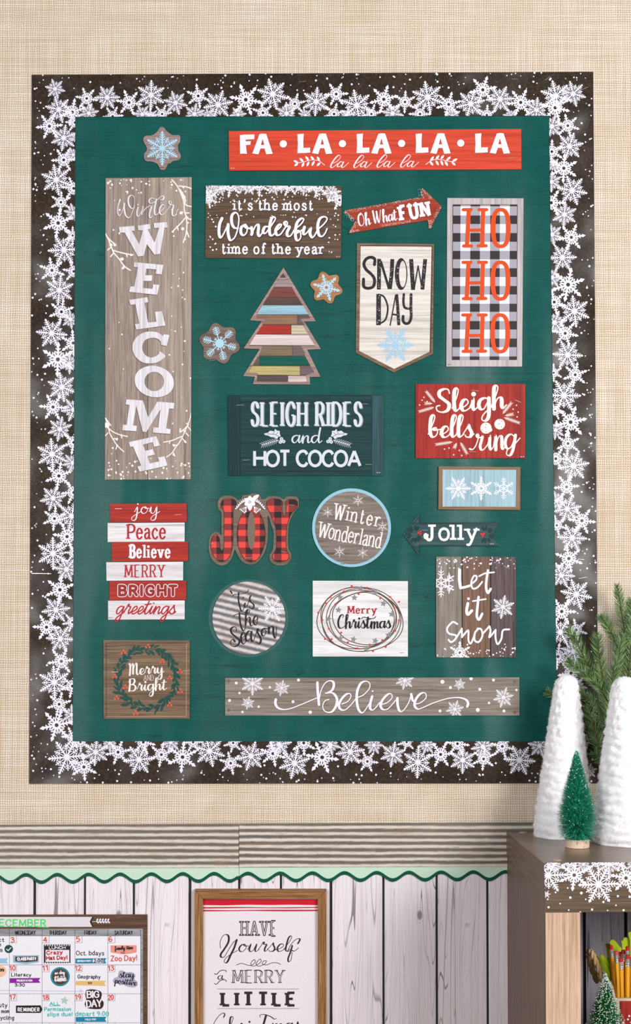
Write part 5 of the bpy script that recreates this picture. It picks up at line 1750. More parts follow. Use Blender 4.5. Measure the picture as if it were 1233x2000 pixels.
B2 = "~45,248 25,320 20,390 50,412 90,380 135,320|~160,345 230,320 285,262 270,218 230,225 170,290 145,360 175,405 230,400 290,340 350,270|~348,270 352,350 370,415 400,430 440,395 490,310 515,222|~515,222 530,290 555,310|~560,340 625,325 690,270 690,215 650,205 600,240 560,310 560,370 600,400 660,380 800,320 950,275 1080,262 1170,285 1200,330 1190,370|o50,185,11"
cA, cB = Crop(530, 1320, 6.165), Crop(720, 1320, 6.165)
sh = Print('lettering_shadow', ink((98, 86, 80)), s, SD, 2)
pr = Print('lettering', WHT, s, SD, 3)
for prt, o, e in ((sh, .7, 2), (pr, 0, 0)):
    a_, b_q = Crop(530 + o * .6, 1320 + o, 6.165), Crop(720 + o * .6, 1320 + o, 6.165)
    prt.trace(a_, B1, 32 + e, 13 + e)
    prt.trace(b_q, B2, 32 + e, 13 + e)
    prt.trace(a_, "!32 ~556,82 560,180 575,348")
pr.build()
sh.build()
# ================================================================== calendar on the plank wall
CD = 0.0085
c = Crop(0, 1720, 4.11)
cal = empty('wall_calendar', P(60, 1950, 0), 'December calendar chart with wood-look edge, stickers and handwriting on the planks', 'calendar')
slab('chart_sheet', c("-780,276 1183,272 1184,1720 -780,1720"), CD, 0.006, wood('walnut_print', (66, 46, 36), (98, 72, 56), (126, 98, 76), 'x', seed=121), cal)
pg = Print('galvanised_print', wood('galvanised_print', (118, 120, 124), (158, 160, 164), (190, 192, 196), 'x', seed=122, crack=0, grain=.3), cal, CD, 1)
pg.poly(c("-720,388 1148,386 1148,1690 -720,1690"))
pg.build()
pw = Print('white_cells', ink((238, 238, 246)), cal, CD, 2)
pw.poly(c("-718,444 1130,444 1130,1610 -718,1610"))
pw.build()
pb = Print('month_banner', ink((224, 220, 226)), cal, CD, 2)
pb.poly(c("-700,292 740,291 720,330 740,371 -700,371"))
pb.build()
pl = Print('cell_lines', ink((96, 80, 110)), cal, CD, 3)
for x in (-717, -453, -189, 75, 338, 602, 866, 1129):
    pl.stroke(c("%g,390 %g,1610" % (x, x)), .6, None, False, 'b')
for y in (444, 676, 908, 1141, 1374, 1607):
    pl.stroke(c("-718,%g 1132,%g" % (y, y)), .6, None, False, 'b')
for x in (75, 338, 602, 866):
    for y in (444, 676, 908, 1141):
        pl.stroke(c("%g,%g %g,%g %g,%g" % (x + 57, y, x + 57, y + 56, x, y + 56)), .5, None, False, 'b')
pl.build()
pk = Print('weekday_lettering', ink((40, 38, 40)), cal, CD, 3)
for w, a, b in (("SUNDAY", -680, -520), ("MONDAY", -410, -250), ("TUESDAY", -150, 0), ("WEDNESDAY", 122, 285), ("THURSDAY", 397, 534), ("FRIDAY", 680, 775), ("SATURDAY", 922, 1064)):
    text(pk, c, w, (a, 434), (b, 434), 32, 5.5, 3.5, gap=.2)
pk.build()
pgn = Print('month_handwriting', ink((72, 222, 104)), cal, CD, 3)
text(pgn, c, "DECEMBER", (-62, 366), (366, 368), 54, 9, cap='r', gap=.3, jit=.04)
pgn.stroke(c("300,372 390,374"), 1.6)
pgn.build()
lp = Print('laurel_print', WHT, cal, CD, 1)
for k in range(5):
    p = c((775 + k * 22, 326))
    leaf(lp, p[0], p[1], R(-60), 6.5, 1.7, 4)
    leaf(lp, p[0], p[1], R(35), 6.5, 1.7, 4)
lp.stroke(c("742,330 870,328"), .8)
lp.build()
dk = Print('banner_notch_print', ink((52, 36, 30)), cal, CD, 1)
dk.poly(c("742,292 752,292 733,330 752,371 742,371 722,330"))
dk.build()
pn = Print('date_handwriting', ink((222, 76, 48)), cal, CD, 4)
for t, x, y in (("3", 90, 495), ("4", 352, 495), ("5", 615, 490), ("6", 875, 490), ("10", 82, 722), ("11", 345, 722), ("12", 608, 722), ("13", 872, 722), ("17", 82, 955), ("18", 348, 957), ("19", 608, 955), ("20", 870, 957), ("1", -430, 490), ("2", -170, 490)):
    text(pn, c, t, (x, y), (x + (26 if len(t) == 1 else 42), y - 3), 38, 7, cap='r', gap=.2)
text(pn, c, "Zoo Day!", (892, 645), (1100, 640), 40, 7, cap='r', gap=.25, jit=.06)
text(pn, c, "Crazy", (375, 592), (502, 588), 28, 6, cap='r', gap=.3)
text(pn, c, "Hat Day!", (372, 632), (540, 630), 26, 6, cap='r', gap=.25)
pn.build()
ph = Print('black_handwriting', ink((36, 34, 38)), cal, CD, 4)
for t, x0, x1, y, h in (("Oct. bdays", 612, 835, 598, 34), ("Geography", 625, 805, 785, 28), ("Literacy", 92, 250, 768, 26), ("3:30", 120, 198, 848, 22), ("act", -40, 32, 490, 30), ("n", -20, 8, 525, 30), ("s", 0, 20, 570, 30), ("Duty", -40, 58, 1015, 34), ("mom", 12, 75, 1062, 28), ("recycling", -60, 112, 1115, 30)):
    text(ph, c, t, (x0, y), (x1, y), h, 5, cap='r', gap=.25, jit=.05)
ph.build()
pt = Print('teal_handwriting', ink((40, 190, 180)), cal, CD, 4)
for t, x0, x1, y, h in (("ALL", 400, 478, 1000, 24), ("Permission", 358, 570, 1045, 28), ("slips due!", 380, 580, 1088, 30), ("depart 9:00", 608, 872, 1085, 34), ("awesome kids", 400, 690, 1172, 30)):
    text(pt, c, t, (x0, y), (x1, y), h, 5.5, cap='r', gap=.25, jit=.05)
pt.stroke(c("398,1006 486,1004"), 1)
pt.build()
pv = Print('faint_line_drawing', ink((206, 202, 232)), cal, CD, 3)
pv.stroke(c("-100,880 650,888"), 1.6)
pv.poly(c("640,868 672,890 640,900"))
pv.build()
SDC = CD + 0.0006


def sticker(pts, col, label=None):
    o = slab('sticker', pts, SDC, CD, ink(col), cal)
    if label:
        o['label'] = label
    return o


s = sticker(c("105,600 312,598 312,655 210,672 105,658"), (150, 188, 210), 'pale blue banner sticker CLASS PARTY')
p = Print('lettering_panel', ink((80, 56, 46)), s, SDC, 1)
p.poly(c("122,610 303,608 303,645 210,655 122,648"))
p.build()
p = Print('lettering', WHT, s, SDC, 2)
text(p, c, "CLASS PARTY", (140, 640), (290, 638), 22, 7, gap=.3)
p.build()
s = sticker(c("352,513 566,512 566,663 352,664"), (44, 40, 44), 'checked frame sticker with red writing')
p = Print('white_field', ink((236, 234, 242)), s, SDC, 1)
p.poly(c("366,556 556,556 556,652 366,652"))
for i in range(11):
    p.poly(c("%g,515 %g,515 %g,524 %g,524" % (360 + i * 19, 369 + i * 19, 369 + i * 19, 360 + i * 19)))
    p.poly(c("%g,656 %g,656 %g,663 %g,663" % (360 + i * 19, 369 + i * 19, 369 + i * 19, 360 + i * 19)))
    text(p, c, "LUNCH" if i == 0 else "I", (395, 548) if i == 0 else (400, 545), (525, 548) if i == 0 else (401, 545), 20, 5) if i == 0 else None
p.build()
p = Print('red_handwriting', ink((190, 30, 50)), s, SDC, 2)
text(p, c, "Crazy", (376, 594), (500, 588), 28, 7, cap='r', gap=.3)
text(p, c, "Hat Day!", (374, 636), (540, 630), 28, 7, cap='r', gap=.25)
p.build()
s = sticker(c("606,625 855,622 843,643 855,665 606,666"), (38, 134, 166), 'teal ribbon sticker BIRTHDAY PARTY')
p = Print('lettering', WHT, s, SDC, 1)
text(p, c, "BIRTHDAY PARTY", (622, 652), (733, 651), 13, 3.4, gap=.3)
p.poly(c("745,632 755,628 820,628 830,636 830,652 820,660 755,660 745,652"))
p.build()
p = Print('handwriting', BLK, s, SDC, 2)
text(p, c, "2:00", (756, 656), (824, 654), 24, 6, cap='r', gap=.3)
p.build()
s = sticker(c("888,520 1097,518 1097,575 1062,584 1000,592 930,584 888,575"), (232, 152, 136), 'salmon banner sticker')
p = Print('lettering', BLK, s, SDC, 1)
text(p, c, "family time", (922, 556), (1068, 548), 30, 7, 4, hand=True)
p.trace(c, "970,572 978,580 970,586|982,572 990,580 982,586|994,572 1002,580 994,586", 3)
p.build()
s = sticker(c("78,783 325,781 310,801 325,820 78,822"), (140, 30, 158), 'purple ribbon sticker PRESENTATION')
p = Print('lettering', WHT, s, SDC, 1)
text(p, c, "PRESENTATION", (135, 810), (258, 809), 14, 4.2, gap=.3)
p.build()
s = sticker(ell(*c((483, 771)), 78 / c.s, 77 / c.s, 40), (30, 140, 160), 'round teal and brown sticker')
p = Print('brown_field', ink((84, 64, 52)), s, SDC, 1)
p.disc(*c((483, 771)), 64 / c.s, 32)
p.build()
p = Print('lettering', WHT, s, SDC, 2)
text(p, c, "no day", (440, 752), (520, 746), 26, 6, 4, hand=True)
text(p, c, "is a", (486, 775), (520, 773), 18, 4, 3, hand=True)
text(p, c, "time", (438, 808), (532, 804), 50, 11, 6, hand=True)
p.build()
s = sticker(c("608,806 852,802 838,824 852,846 608,840"), (232, 190, 120), 'tan ribbon sticker')
p = Print('lettering', BLK, s, SDC, 1)
text(p, c, "TEST", (706, 830), (740, 829), 14, 3.5, gap=.3)
p.build()
s = sticker(spline(c("905,800 920,780 945,770 955,730 980,720 1010,735 1060,735 1088,760 1080,790 1105,815 1100,845 1070,858 1020,850 990,835 960,840 940,820 915,822 905,800"), 3)[:-1], (176, 172, 200), 'grey cut-out sticker')
p = Print('lettering', BLK, s, SDC, 1)
text(p, c, "stay", (955, 778), (1078, 776), 55, 9, 4, hand=True)
text(p, c, "positive", (920, 822), (1095, 842), 50, 9, 4, hand=True)
p.build()
s = sticker(spline(c("690,880 740,872 800,885 818,910 812,950 832,975 828,1010 805,1030 740,1030 695,1020 680,990 692,955 685,920 690,880"), 3)[:-1], (52, 38, 40), 'dark brown cut-out sticker')
p = Print('lettering', WHT, s, SDC, 1)
text(p, c, "BIG", (702, 940), (795, 935), 50, 12, 8, gap=.15, cap='r', jit=.04)
text(p, c, "DAY", (698, 1015), (815, 1008), 52, 12, 8, gap=.2, cap='r', jit=.04)
p.build()
s = sticker(c("128,1003 325,1001 342,1033 325,1062 128,1062"), (34, 32, 36), 'black arrow sticker REMINDER')
p = Print('lettering', WHT, s, SDC, 1)
text(p, c, "REMINDER", (145, 1050), (315, 1050), 30, 7.5, 5, .26, 4, gap=.4)
p.build()
s = sticker(c("608,1095 855,1093 843,1113 855,1134 608,1134"), (28, 134, 166), 'teal ribbon sticker FIELD TRIP')
p = Print('lettering', WHT, s, SDC, 1)
text(p, c, "FIELD TRIP", (685, 1121), (770, 1120), 12, 3.4, gap=.3)
p.build()
o_ = []
for i in range(10):
    a = i * math.pi / 5 - math.pi / 2 + .15
    r = 36 if i % 2 == 0 else 17
    o_.append(c((518 + r * math.cos(a), 962 + r * math.sin(a))))
sticker(o_, (176, 206, 190), 'pale green star sticker')
s = sticker(ell(*c((70, 549)), 34 / c.s, 33 / c.s, 32), (14, 76, 66), 'round green tick sticker')
p = Print('tick_mark', WHT, s, SDC, 1)
p.stroke(c("53,550 65,562 88,538"), 1.7)
p.build()
sticker(c("-200,626 65,624 52,644 65,664 -200,666"), (150, 196, 222), 'pale blue ribbon sticker')
s = sticker(ell(*c((-20, 727)), 72 / c.s, 52 / c.s, 40), (240, 196, 160), 'round peach sticker')
p = Print('lettering', BLK, s, SDC, 1)
text(p, c, "on:", (-5, 728), (32, 728), 30, 7, 5)
p.build()

# ================================================================== framed print
c = Crop(370, 1720, 4.404)
fr = empty('framed_print', P(509, 1950, 0), 'oak-framed print reading HAVE Yourself a MERRY LITTLE Christmas on the white planks', 'picture')
FD = 0.020
BOT = 2010
for t, ax in (("45,80 1180,80 1105,158 117,160", 'x'), ("45,%d 1180,%d 1105,%d 117,%d" % (BOT, BOT, BOT - 75, BOT - 75), 'x'), ("45,80 117,160 117,%d 45,%d" % (BOT - 75, BOT), 'z'), ("1180,80 1180,%d 1105,%d 1105,158" % (BOT, BOT - 75), 'z')):
    o = slab('frame_rail', c(t), FD, 0.006, wood('frame_oak_' + ax, (96, 62, 30), (150, 106, 62), (196, 156, 108), ax, seed=131 if ax == 'x' else 133, crack=.5), fr)
    md = o.modifiers.new('bevel', 'BEVEL')
    md.width = 0.0012
    md.segments = 2
    md.limit_method = 'ANGLE'
PD = 0.012
slab('print_sheet', c("110,150 1112,150 1112,%d 110,%d" % (BOT - 70, BOT - 70)), PD, 0.0065, ink((233, 227, 233), .6, .2), fr)
p = Print('red_bands', ink((204, 24, 48), .6, .2), fr, PD, 1)
for t in ("112,160 1108,160 1108,211 860,207 700,210 500,207 300,213 112,210", "112,228 400,226 700,230 1108,226 1108,235 850,238 500,236 112,240", "112,251 350,254 700,250 1108,250 1108,262 820,264 500,260 112,265"):
    p.poly(c(t))
p.build()
GR = ink((78, 70, 76), .6, .2)
DK = ink((48, 42, 48), .6, .2)
p = Print('grey_lettering', GR, fr, PD, 1)
text(p, c, "HAVE", (450, 475), (742, 475), 128, 19, 17, .34, 16, gap=.5)
p.build()
p = Print('dark_lettering', DK, fr, PD, 1)
p.trace(c, "~268,580 265,530 285,480 315,463 338,480 335,530 300,590 272,630 272,655 300,655 340,590 380,530 408,510|~408,510 385,580 355,640 330,695 310,708 300,690 320,660 370,625 415,600", 17, 5)
text(p, c, "oursel", (412, 612), (858, 608), 132, 14, 5, hand=True, slant=.2)
p.trace(c, "~845,610 868,560 900,520 930,500 952,505 935,540|~885,560 872,610 850,670 855,698 875,680 885,615|~845,610 880,600 905,605 940,578", 14, 5)
p.trace(c, "~405,726 450,712 520,730 565,705 560,680 535,700 532,732 570,730 615,700 612,675 590,690 575,720 600,736 650,715 662,690 640,692 628,715 660,725 710,708 750,706 785,720", 5)
text(p, c, "a", (240, 850), (292, 850), 66, 9, 4, hand=True)
p.trace(c, "~216,800 235,805 262,778 290,770 315,775 316,785|~216,885 235,890 262,862 290,852 312,856 318,868", 6)
p.trace(c, "~215,1330 200,1260 240,1180 285,1140 305,1150 295,1175|~610,1175 610,1155 650,1152 700,1170 730,1190 750,1185", 10, 5)
p.trace(c, "~660,1160 640,1230 620,1300", 18)
text(p, c, "hris", (330, 1320), (600, 1320), 150, 15, 5, hand=True)
text(p, c, "mas", (700, 1310), (960, 1310), 170, 15, 5, hand=True)
text(p, c, "LITTLE", (285, 1073), (905, 1073), 108, 30, 22, .44, 16, gap=.52)
for y in (932, 1100):
    for k in range(52):
        p.disc(*c((248 + k * 13.55, y)), .85, 6)
text(p, c, "MERRY", (378, 880), (812, 880), 110, 17, 7, .3, 6, gap=.34)
p.build()
p = Print('lettering_inline', ink((233, 227, 233), .6, .2), fr, PD, 2)
text(p, c, "MERRY", (378, 872), (812, 872), 94, 6, 1.5, gap=.34, cap='b')
text(p, c, "HAVE", (450, 468), (742, 468), 114, 5, 4, gap=.5, cap='b')
p.build()

# ================================================================== bookcase
ZT = P(988, 1622, 0).z
XL = P(988, 1622, 0).x
D = 0.39
XR = XL + 0.80
TS = wood('laminate_side', (78, 60, 50), (112, 92, 78), (138, 118, 102), 'z', 0.45, seed=141, crack=.15)
TT = wood('laminate_top', (92, 70, 58), (134, 110, 94), (160, 136, 118), 'x', 0.3, seed=142, crack=.15, spec=.5)
TY = wood('laminate_top_end', (78, 60, 50), (112, 92, 78), (138, 118, 102), 'y', 0.4, seed=144, crack=.15)
TE = wood('pale_oak_edge', (164, 128, 102), (212, 180, 152), (232, 204, 180), 'z', 0.5, seed=143, crack=.1, grain=1.8)
bc = empty('bookcase', (XL + .4, -D / 2, 0), 'grey-brown wooden cube bookcase with pale front edge at lower right', 'bookcase')
TH = 0.044
vs, fs = [], []
box(vs, fs, (XL, -D, ZT - TH), (XR, -0.009, ZT))
o = mesh_obj('top_board', vs, fs, [TT, TY], bc)
o.data.polygons[5].material_index = 1
md = o.modifiers.new('bevel', 'BEVEL')
md.width, md.segments = 0.0012, 2
for xa, xb in ((XL + .0012, XL + .0535), (XR - .052, XR)):
    o = box_obj('side_panel', (xa, -D + .004, 0.0), (xb, -0.009, ZT - TH), TS, bc)
    box_obj('edge_band', (xa + .0005, -D + .0005, 0.0), (xb, -D + .004, ZT - TH), TE, bc)
box_obj('divider', (XL + .38, -D + .001, 0.05), (XL + .414, -0.02, ZT - TH), TS, bc)
ZS = ZT - TH - 0.335
for z in (ZS, ZS - .36, 0.05):
    box_obj('shelf', (XL + .0535, -D + .002, z - .02), (XR - .052, -0.02, z), TT, bc)
box_obj('back_panel', (XL + .05, -0.014, 0.0), (XR - .05, -0.009, ZT - TH), ink((40, 38, 44), .8, .2), bc)
bs = [1010, 1060, 1139.5, 1220.5, 1300, 1380, 1460]
for i in range(len(bs) - 1):
    xa, xb = P(bs[i] + 5.5, 1850, .018).x, P(bs[i + 1] - 1, 1850, .018).x
    xa, xb = max(xa, XL + .054), min(xb, XR - .053)
    box_obj('back_plank', (xa, -0.019, ZS), (xb, -0.014, ZT - TH), plankmat('shade_tinted_plank_%d' % (i % 3), True, seed=i * 3.1), bc)  # same planks as the wall, interior shade painted into their tones
for x, y in ((1022, 1626), (1088, 1680)):
    # wooden screw caps on the top board
    k = (CAM.z - ZT)
    pv_ = P(x, y, 0)
    dirv = pv_ - CAM
    t = (ZT - CAM.z) / dirv.z
    w = CAM + dirv * t
    vs = [(w.x + .0075 * math.cos(a * .3927), w.y + .0075 * math.sin(a * .3927), ZT - .001) for a in range(16)] + [(w.x + .0070 * math.cos(a * .3927), w.y + .0070 * math.sin(a * .3927), ZT + .0009) for a in range(16)]
    fs = [tuple(range(16, 32))] + [(a, (a + 1) % 16, 16 + (a + 1) % 16, 16 + a) for a in range(16)]
    mesh_obj('screw_cap', vs, fs, ink((184, 160, 138)), bc)

# snowflake strip on the bookcase front
c = Crop(980, 1600, 4.873)
q = c("405,414 1700,406 1700,880 420,888")
bst = empty('border_strip', P(1200, 1733, D), 'snowflake border strip along the front of the bookcase top', 'border')
slab('paper_strip', q, D + .0008, D + .0002, wood('brown_border_paper_level', (66, 54, 42), (104, 86, 68), (132, 112, 90), 'x', seed=151, crack=.1, grain=1.6), bst)
p = Print('snowflake_print', FW, bst, D + .0008, 1, clip=q)
for t in "a445,535,178 b692,532,152 a925,620,195 b1185,560,152 a1025,430,120 a500,430,90 b650,415,90 b905,405,105 b1130,410,90 a780,430,80 a1400,600,190 b1560,520,150 b430,715,40 a1260,420,90 a1480,420,90".split():
    a, b, r = [float(v) for v in t[1:].split(',')]
    flake(p, *c((a, b)), r / c.s, t[0], (a * .77 + .2) % 1.047)
for x, y, r in ((630, 655, 8), (515, 697, 9), (655, 746, 12), (440, 762, 8), (760, 703, 14), (558, 803, 8), (448, 838, 11), (640, 865, 8), (802, 762, 8), (862, 860, 11), (970, 788, 11), (1090, 820, 8), (1108, 732, 11), (1162, 866, 11), (1220, 738, 12), (750, 884, 8), (1300, 800, 10), (1010, 868, 7)):
    p.disc(*c((x, y)), r / c.s, 9)
p.build()


from mathutils.noise import noise as mnoise

# ================================================================== things on and in the bookcase
def plain(name, col, rough=.7, spec=.3, sheen=0.0):
    m, t, b = new_mat(name, rough, spec)
    b.inputs['Base Color'].default_value = lin(col)
    if sheen:
        b.inputs['Sheen Weight'].default_value = sheen
    return m


FUR = plain('white_plush', (247, 246, 249), .9, .1, .2)


def plush_cone(label, bx, by, z0, h, rb, rt, topdx, seed):
    root = empty('plush_cone_tree', (bx, by, z0), label, 'tree', 'white plush cone trees')
    rnd = random.Random(seed)
    rows, seg = 120, 90
    ph = [rnd.uniform(0, 6.28) for _ in range(8)]

    def pt(t, a, e=0.0):
        """point of the fluffy skin at height share t, angle a"""
        r = rb + (rt - rb) * t
        r *= 1 - .10 * max(0, .06 - t) / .06
        turn = t * 18 + a / (2 * math.pi)
        wv = mnoise(Vector((math.cos(a) * 1.6, math.sin(a) * 1.6, t * 9 + seed)))
        puff = abs(math.sin(math.pi * (turn + .5 * wv))) ** .7
        lump = mnoise(Vector((math.cos(a) * 3.2, math.sin(a) * 3.2, t * 26 + seed)))
        fine = mnoise(Vector((math.cos(a) * 7, math.sin(a) * 7, t * 60 + seed)))
        r += .0024 * puff + .0030 * lump * min(1, (1.02 - t) * 4) + .0016 * fine
        if t > .93:
            r *= math.sqrt(max(0.0, 1 - ((t - .93) / .07) ** 2)) * .97 + .03
        r += e
        return (bx + topdx * t + r * math.cos(a), by + r * math.sin(a), z0 + t * h)
    vs, fs = [], []
    for j in range(rows + 1):
        for i in range(seg):
            vs.append(pt(j / rows, 2 * math.pi * i / seg))
    for j in range(rows):
        for i in range(seg):
            k = (i + 1) % seg
            fs.append((j * seg + i, j * seg + k, (j + 1) * seg + k, (j + 1) * seg + i))
    fs.append(tuple(range(seg - 1, -1, -1)))
    mesh_obj('plush_body', vs, fs, FUR, root, smooth=True)
    vs, fs = [], []
    n = 26000
    for _ in range(n):
        t = 1 - math.sqrt(rnd.uniform(0.0004, 1))
        t = min(.995, t if rnd.random() < .8 else rnd.random())
        a = rnd.uniform(0, 6.2832)
        p0 = Vector(pt(t, a))
        out = Vector((math.cos(a), math.sin(a), rnd.uniform(-.9, .4) + (1.2 if t > .95 else 0))).normalized()
        out += Vector((rnd.uniform(-.8, .8), rnd.uniform(-.8, .8), rnd.uniform(-.7, .7)))
        out.normalize()
        l = rnd.uniform(.0018, .0055)
        sd = out.cross(Vector((rnd.uniform(-1, 1), rnd.uniform(-1, 1), rnd.uniform(-1, 1)))).normalized() * .00022
        k = len(vs)
        p0 -= out * .001
        tip = p0 + out * l + Vector((0, 0, -.0006))
        vs += [tuple(p0 - sd), tuple(p0 + sd), tuple(tip)]
        fs.append((k, k + 1, k + 2))
    o = mesh_obj('plush_fibres', vs, fs, FUR, root)
    o['kind'] = 'stuff'
    return root


def on_top(px, dep):
    return P(px, 1640, dep).x


plush_cone('white plush cone tree behind the small green brush tree', on_top(1101, .08), -.082, ZT + .0003, .279, .0515, .0165, .0065, 3)
plush_cone('white plush cone tree cut by the right edge of the picture', on_top(1229, .16), -.162, ZT + .0003, .277, .0625, .0175, -.006, 5)


def tube(vs, fs, pts, r0, r1, seg=8):
    n0 = len(vs)
    m = len(pts)
    for i, p_ in enumerate(pts):
        p_ = Vector(p_)
        a = Vector(pts[min(m - 1, i + 1)]) - Vector(pts[max(0, i - 1)])
        a.normalize()
        u = a.cross(Vector((0, 1, 0.01))).normalized()
        v = a.cross(u)
        r = r0 + (r1 - r0) * i / max(1, m - 1)
        for k in range(seg):
            an = 2 * math.pi * k / seg
            vs.append(tuple(p_ + u * (r * math.cos(an)) + v * (r * math.sin(an))))
    for i in range(m - 1):
        for k in range(seg):
            k2 = (k + 1) % seg
            fs.append((n0 + i * seg + k, n0 + i * seg + k2, n0 + (i + 1) * seg + k2, n0 + (i + 1) * seg + k))
    fs.append(tuple(n0 + k for k in range(seg - 1, -1, -1)))
    fs.append(tuple(n0 + (m - 1) * seg + k for k in range(seg)))


def brush_tree(label, bx, by, z0, zb, h, prof, cols, n, frost, seed, rbase):
    root = empty('bottle_brush_tree', (bx, by, z0), label, 'tree', 'green bottle-brush trees')
    vs, fs = [], []
    N = 40
    for z, r in ((z0, rbase * .97), (z0 + .001, rbase), (zb - .001, rbase), (zb, rbase * .96)):
        vs += [(bx + r * math.cos(2 * math.pi * k / N), by + r * math.sin(2 * math.pi * k / N), z) for k in range(N)]
    for j in range(3):
        fs += [(j * N + k, j * N + (k + 1) % N, (j + 1) * N + (k + 1) % N, (j + 1) * N + k) for k in range(N)]
    fs.append(tuple(range(3 * N, 4 * N)))
    fs.append(tuple(range(N - 1, -1, -1)))
    mesh_obj('wooden_base', vs, fs, plain('pale_turned_wood', (226, 196, 172), .6), root)
    vs, fs = [], []
    pts = [(bx + .0005 * math.cos(i * 1.1), by + .0005 * math.sin(i * 1.1), zb - .002 + (h + .002) * i / 60) for i in range(61)]
    tube(vs, fs, pts, .0009, .0007, 6)
    mesh_obj('twisted_wire', vs, fs, STEEL, root)
    rnd = random.Random(seed)
    vs, fs, mi = [], [], []
    for i in range(n):
        t = (i + rnd.random()) / n
        t = 1 - (1 - t) ** .8 if i % 2 else t
        rmax = 0
        for k in range(len(prof) - 1):
            if prof[k][0] <= t <= prof[k + 1][0]:
                f = (t - prof[k][0]) / (prof[k + 1][0] - prof[k][0])
                rmax = prof[k][1] + (prof[k + 1][1] - prof[k][1]) * f
        a = t * 260 + rnd.uniform(0, 6.283)
        el = rnd.gauss(.3, .28) - (.25 if t < .1 else 0)
        d_ = Vector((math.cos(a) * math.cos(el), math.sin(a) * math.cos(el), math.sin(el)))
        l = rmax * rnd.uniform(.78, 1.06)
        p0 = Vector((bx, by, zb + .004 + (h - .004) * t))
        mid = p0 + d_ * (l * .55)
        tip = p0 + d_ * l + Vector((0, 0, rnd.uniform(-.0012, .002)))
        sd = d_.cross(Vector((rnd.uniform(-.4, .4), rnd.uniform(-.4, .4), 1))).normalized() * .00032
        k = len(vs)
        vs += [tuple(p0 - sd), tuple(p0 + sd), tuple(mid + sd), tuple(mid - sd), tuple(tip + sd * .7), tuple(tip - sd * .7)]
        fs += [(k, k + 1, k + 2, k + 3), (k + 3, k + 2, k + 4, k + 5)]
        m0 = rnd.randrange(len(cols))
        mi += [m0, m0]
        if rnd.random() < frost:
            k = len(vs)
            r = rnd.uniform(.0006, .0011)
            vs += [tuple(tip + Vector(q_) * r) for q_ in ((1, 0, 0), (-1, 0, 0), (0, 1, 0), (0, -1, 0), (0, 0, 1), (0, 0, -1))]
            fs += [(k, k + 2, k + 4), (k + 2, k + 1, k + 4), (k + 1, k + 3, k + 4), (k + 3, k, k + 4), (k + 2, k, k + 5), (k + 1, k + 2, k + 5), (k + 3, k + 1, k + 5), (k, k + 3, k + 5)]
            mi += [len(cols)] * 8
    o = mesh_obj('bristles', vs, fs, cols + [plain('frost_white', (240, 244, 240), .8)], root, midx=mi)
    o['kind'] = 'stuff'
    return root


G1 = [plain('brush_green_a', (30, 184, 146), .45, .5), plain('brush_green_b', (96, 222, 184), .45, .5), plain('brush_green_c', (10, 136, 106), .45, .5)]
brush_tree('small green bottle-brush tree on a pale wooden disc on the bookcase top', on_top(1127, .21), -.212, ZT + .0003, ZT + .0138, .141,
           [(0, .026), (.06, .032), (.2, .0345), (.45, .0265), (.75, .0135), (.92, .0065), (1.01, .002)], G1, 17000, .012, 11, .0198)
G2 = [plain('frosted_green_a', (30, 164, 84), .5, .5), plain('frosted_green_b', (84, 180, 110), .5, .5), plain('frosted_green_c', (12, 100, 52), .5, .5)]
sx = P(1183, 1990, .325).x
brush_tree('frosted green bottle-brush tree inside the bookcase in front of the pencils', sx, -.327, ZS + .0003, ZS + .012, P(1185, 1903, .325).z - ZS - .012,
           [(0, .045), (.1, .055), (.3, .044), (.6, .027), (.85, .012), (.95, .005), (1.01, .0015)], G2, 12000, .22, 12, .018)

# ---- pine sprays behind the white trees
PG = [plain('needle_green', (84, 118, 66), .45, .5), plain('needle_bright', (128, 162, 88), .45, .5), plain('needle_deep', (46, 78, 46), .5, .4)]
PS = plain('twig_brown', (92, 84, 52), .8)
pb_ = empty('pine_branch', (P(1190, 1600, .05).x, -.05, ZT + .0003), 'fan of green pine sprays standing against the wall behind the white cone trees', 'branch')
base = (1192, 1500)
rnd = random.Random(21)
sprays = [
    ([(1206, 1143), (1215, 1200), (1224, 1260), (1226, 1330), (1205, 1420)], .040, .9),
    ([(1174, 1203), (1190, 1228), (1206, 1262), (1218, 1320), (1212, 1400)], .055, .9),
    ([(1110, 1228), (1128, 1258), (1150, 1300), (1172, 1345), (1190, 1420)], .050, 1.0),
    ([(1167, 1240), (1170, 1275), (1176, 1315), (1184, 1365), (1192, 1430)], .065, 1.05),
    ([(1108, 1292), (1130, 1308), (1158, 1330), (1180, 1358), (1194, 1420)], .070, 1.0),
    ([(1240, 1175), (1236, 1230), (1230, 1300), (1222, 1360), (1200, 1440)], .060, .95),
    ([(1262, 1200), (1252, 1270), (1240, 1340), (1215, 1420)], .045, .9),
    ([(1232, 1170), (1228, 1215), (1218, 1280), (1200, 1360), (1195, 1430)], .030, .85),
    ([(1128, 1352), (1146, 1362), (1168, 1380), (1186, 1420)], .055, .95),
    ([(1068, 1352), (1082, 1359), (1105, 1372), (1150, 1400), (1185, 1440)], .012, .7),
    ([(1138, 1395), (1148, 1420), (1162, 1450), (1180, 1480)], .060, 1.1),
    ([(1150, 1378), (1158, 1415), (1170, 1450), (1184, 1480)], .078, 1.1),
    ([(1172, 1490), (1178, 1465), (1184, 1440), (1190, 1420)], .072, 1.0),
    ([(1200, 1300), (1196, 1350), (1194, 1400), (1192, 1440)], .075, 1.0),
    ([(1216, 1240), (1206, 1300), (1198, 1360), (1193, 1420)], .068, 1.0),
    ([(1160, 1470), (1168, 1478), (1178, 1484), (1188, 1490)], .075, 1.0),
]
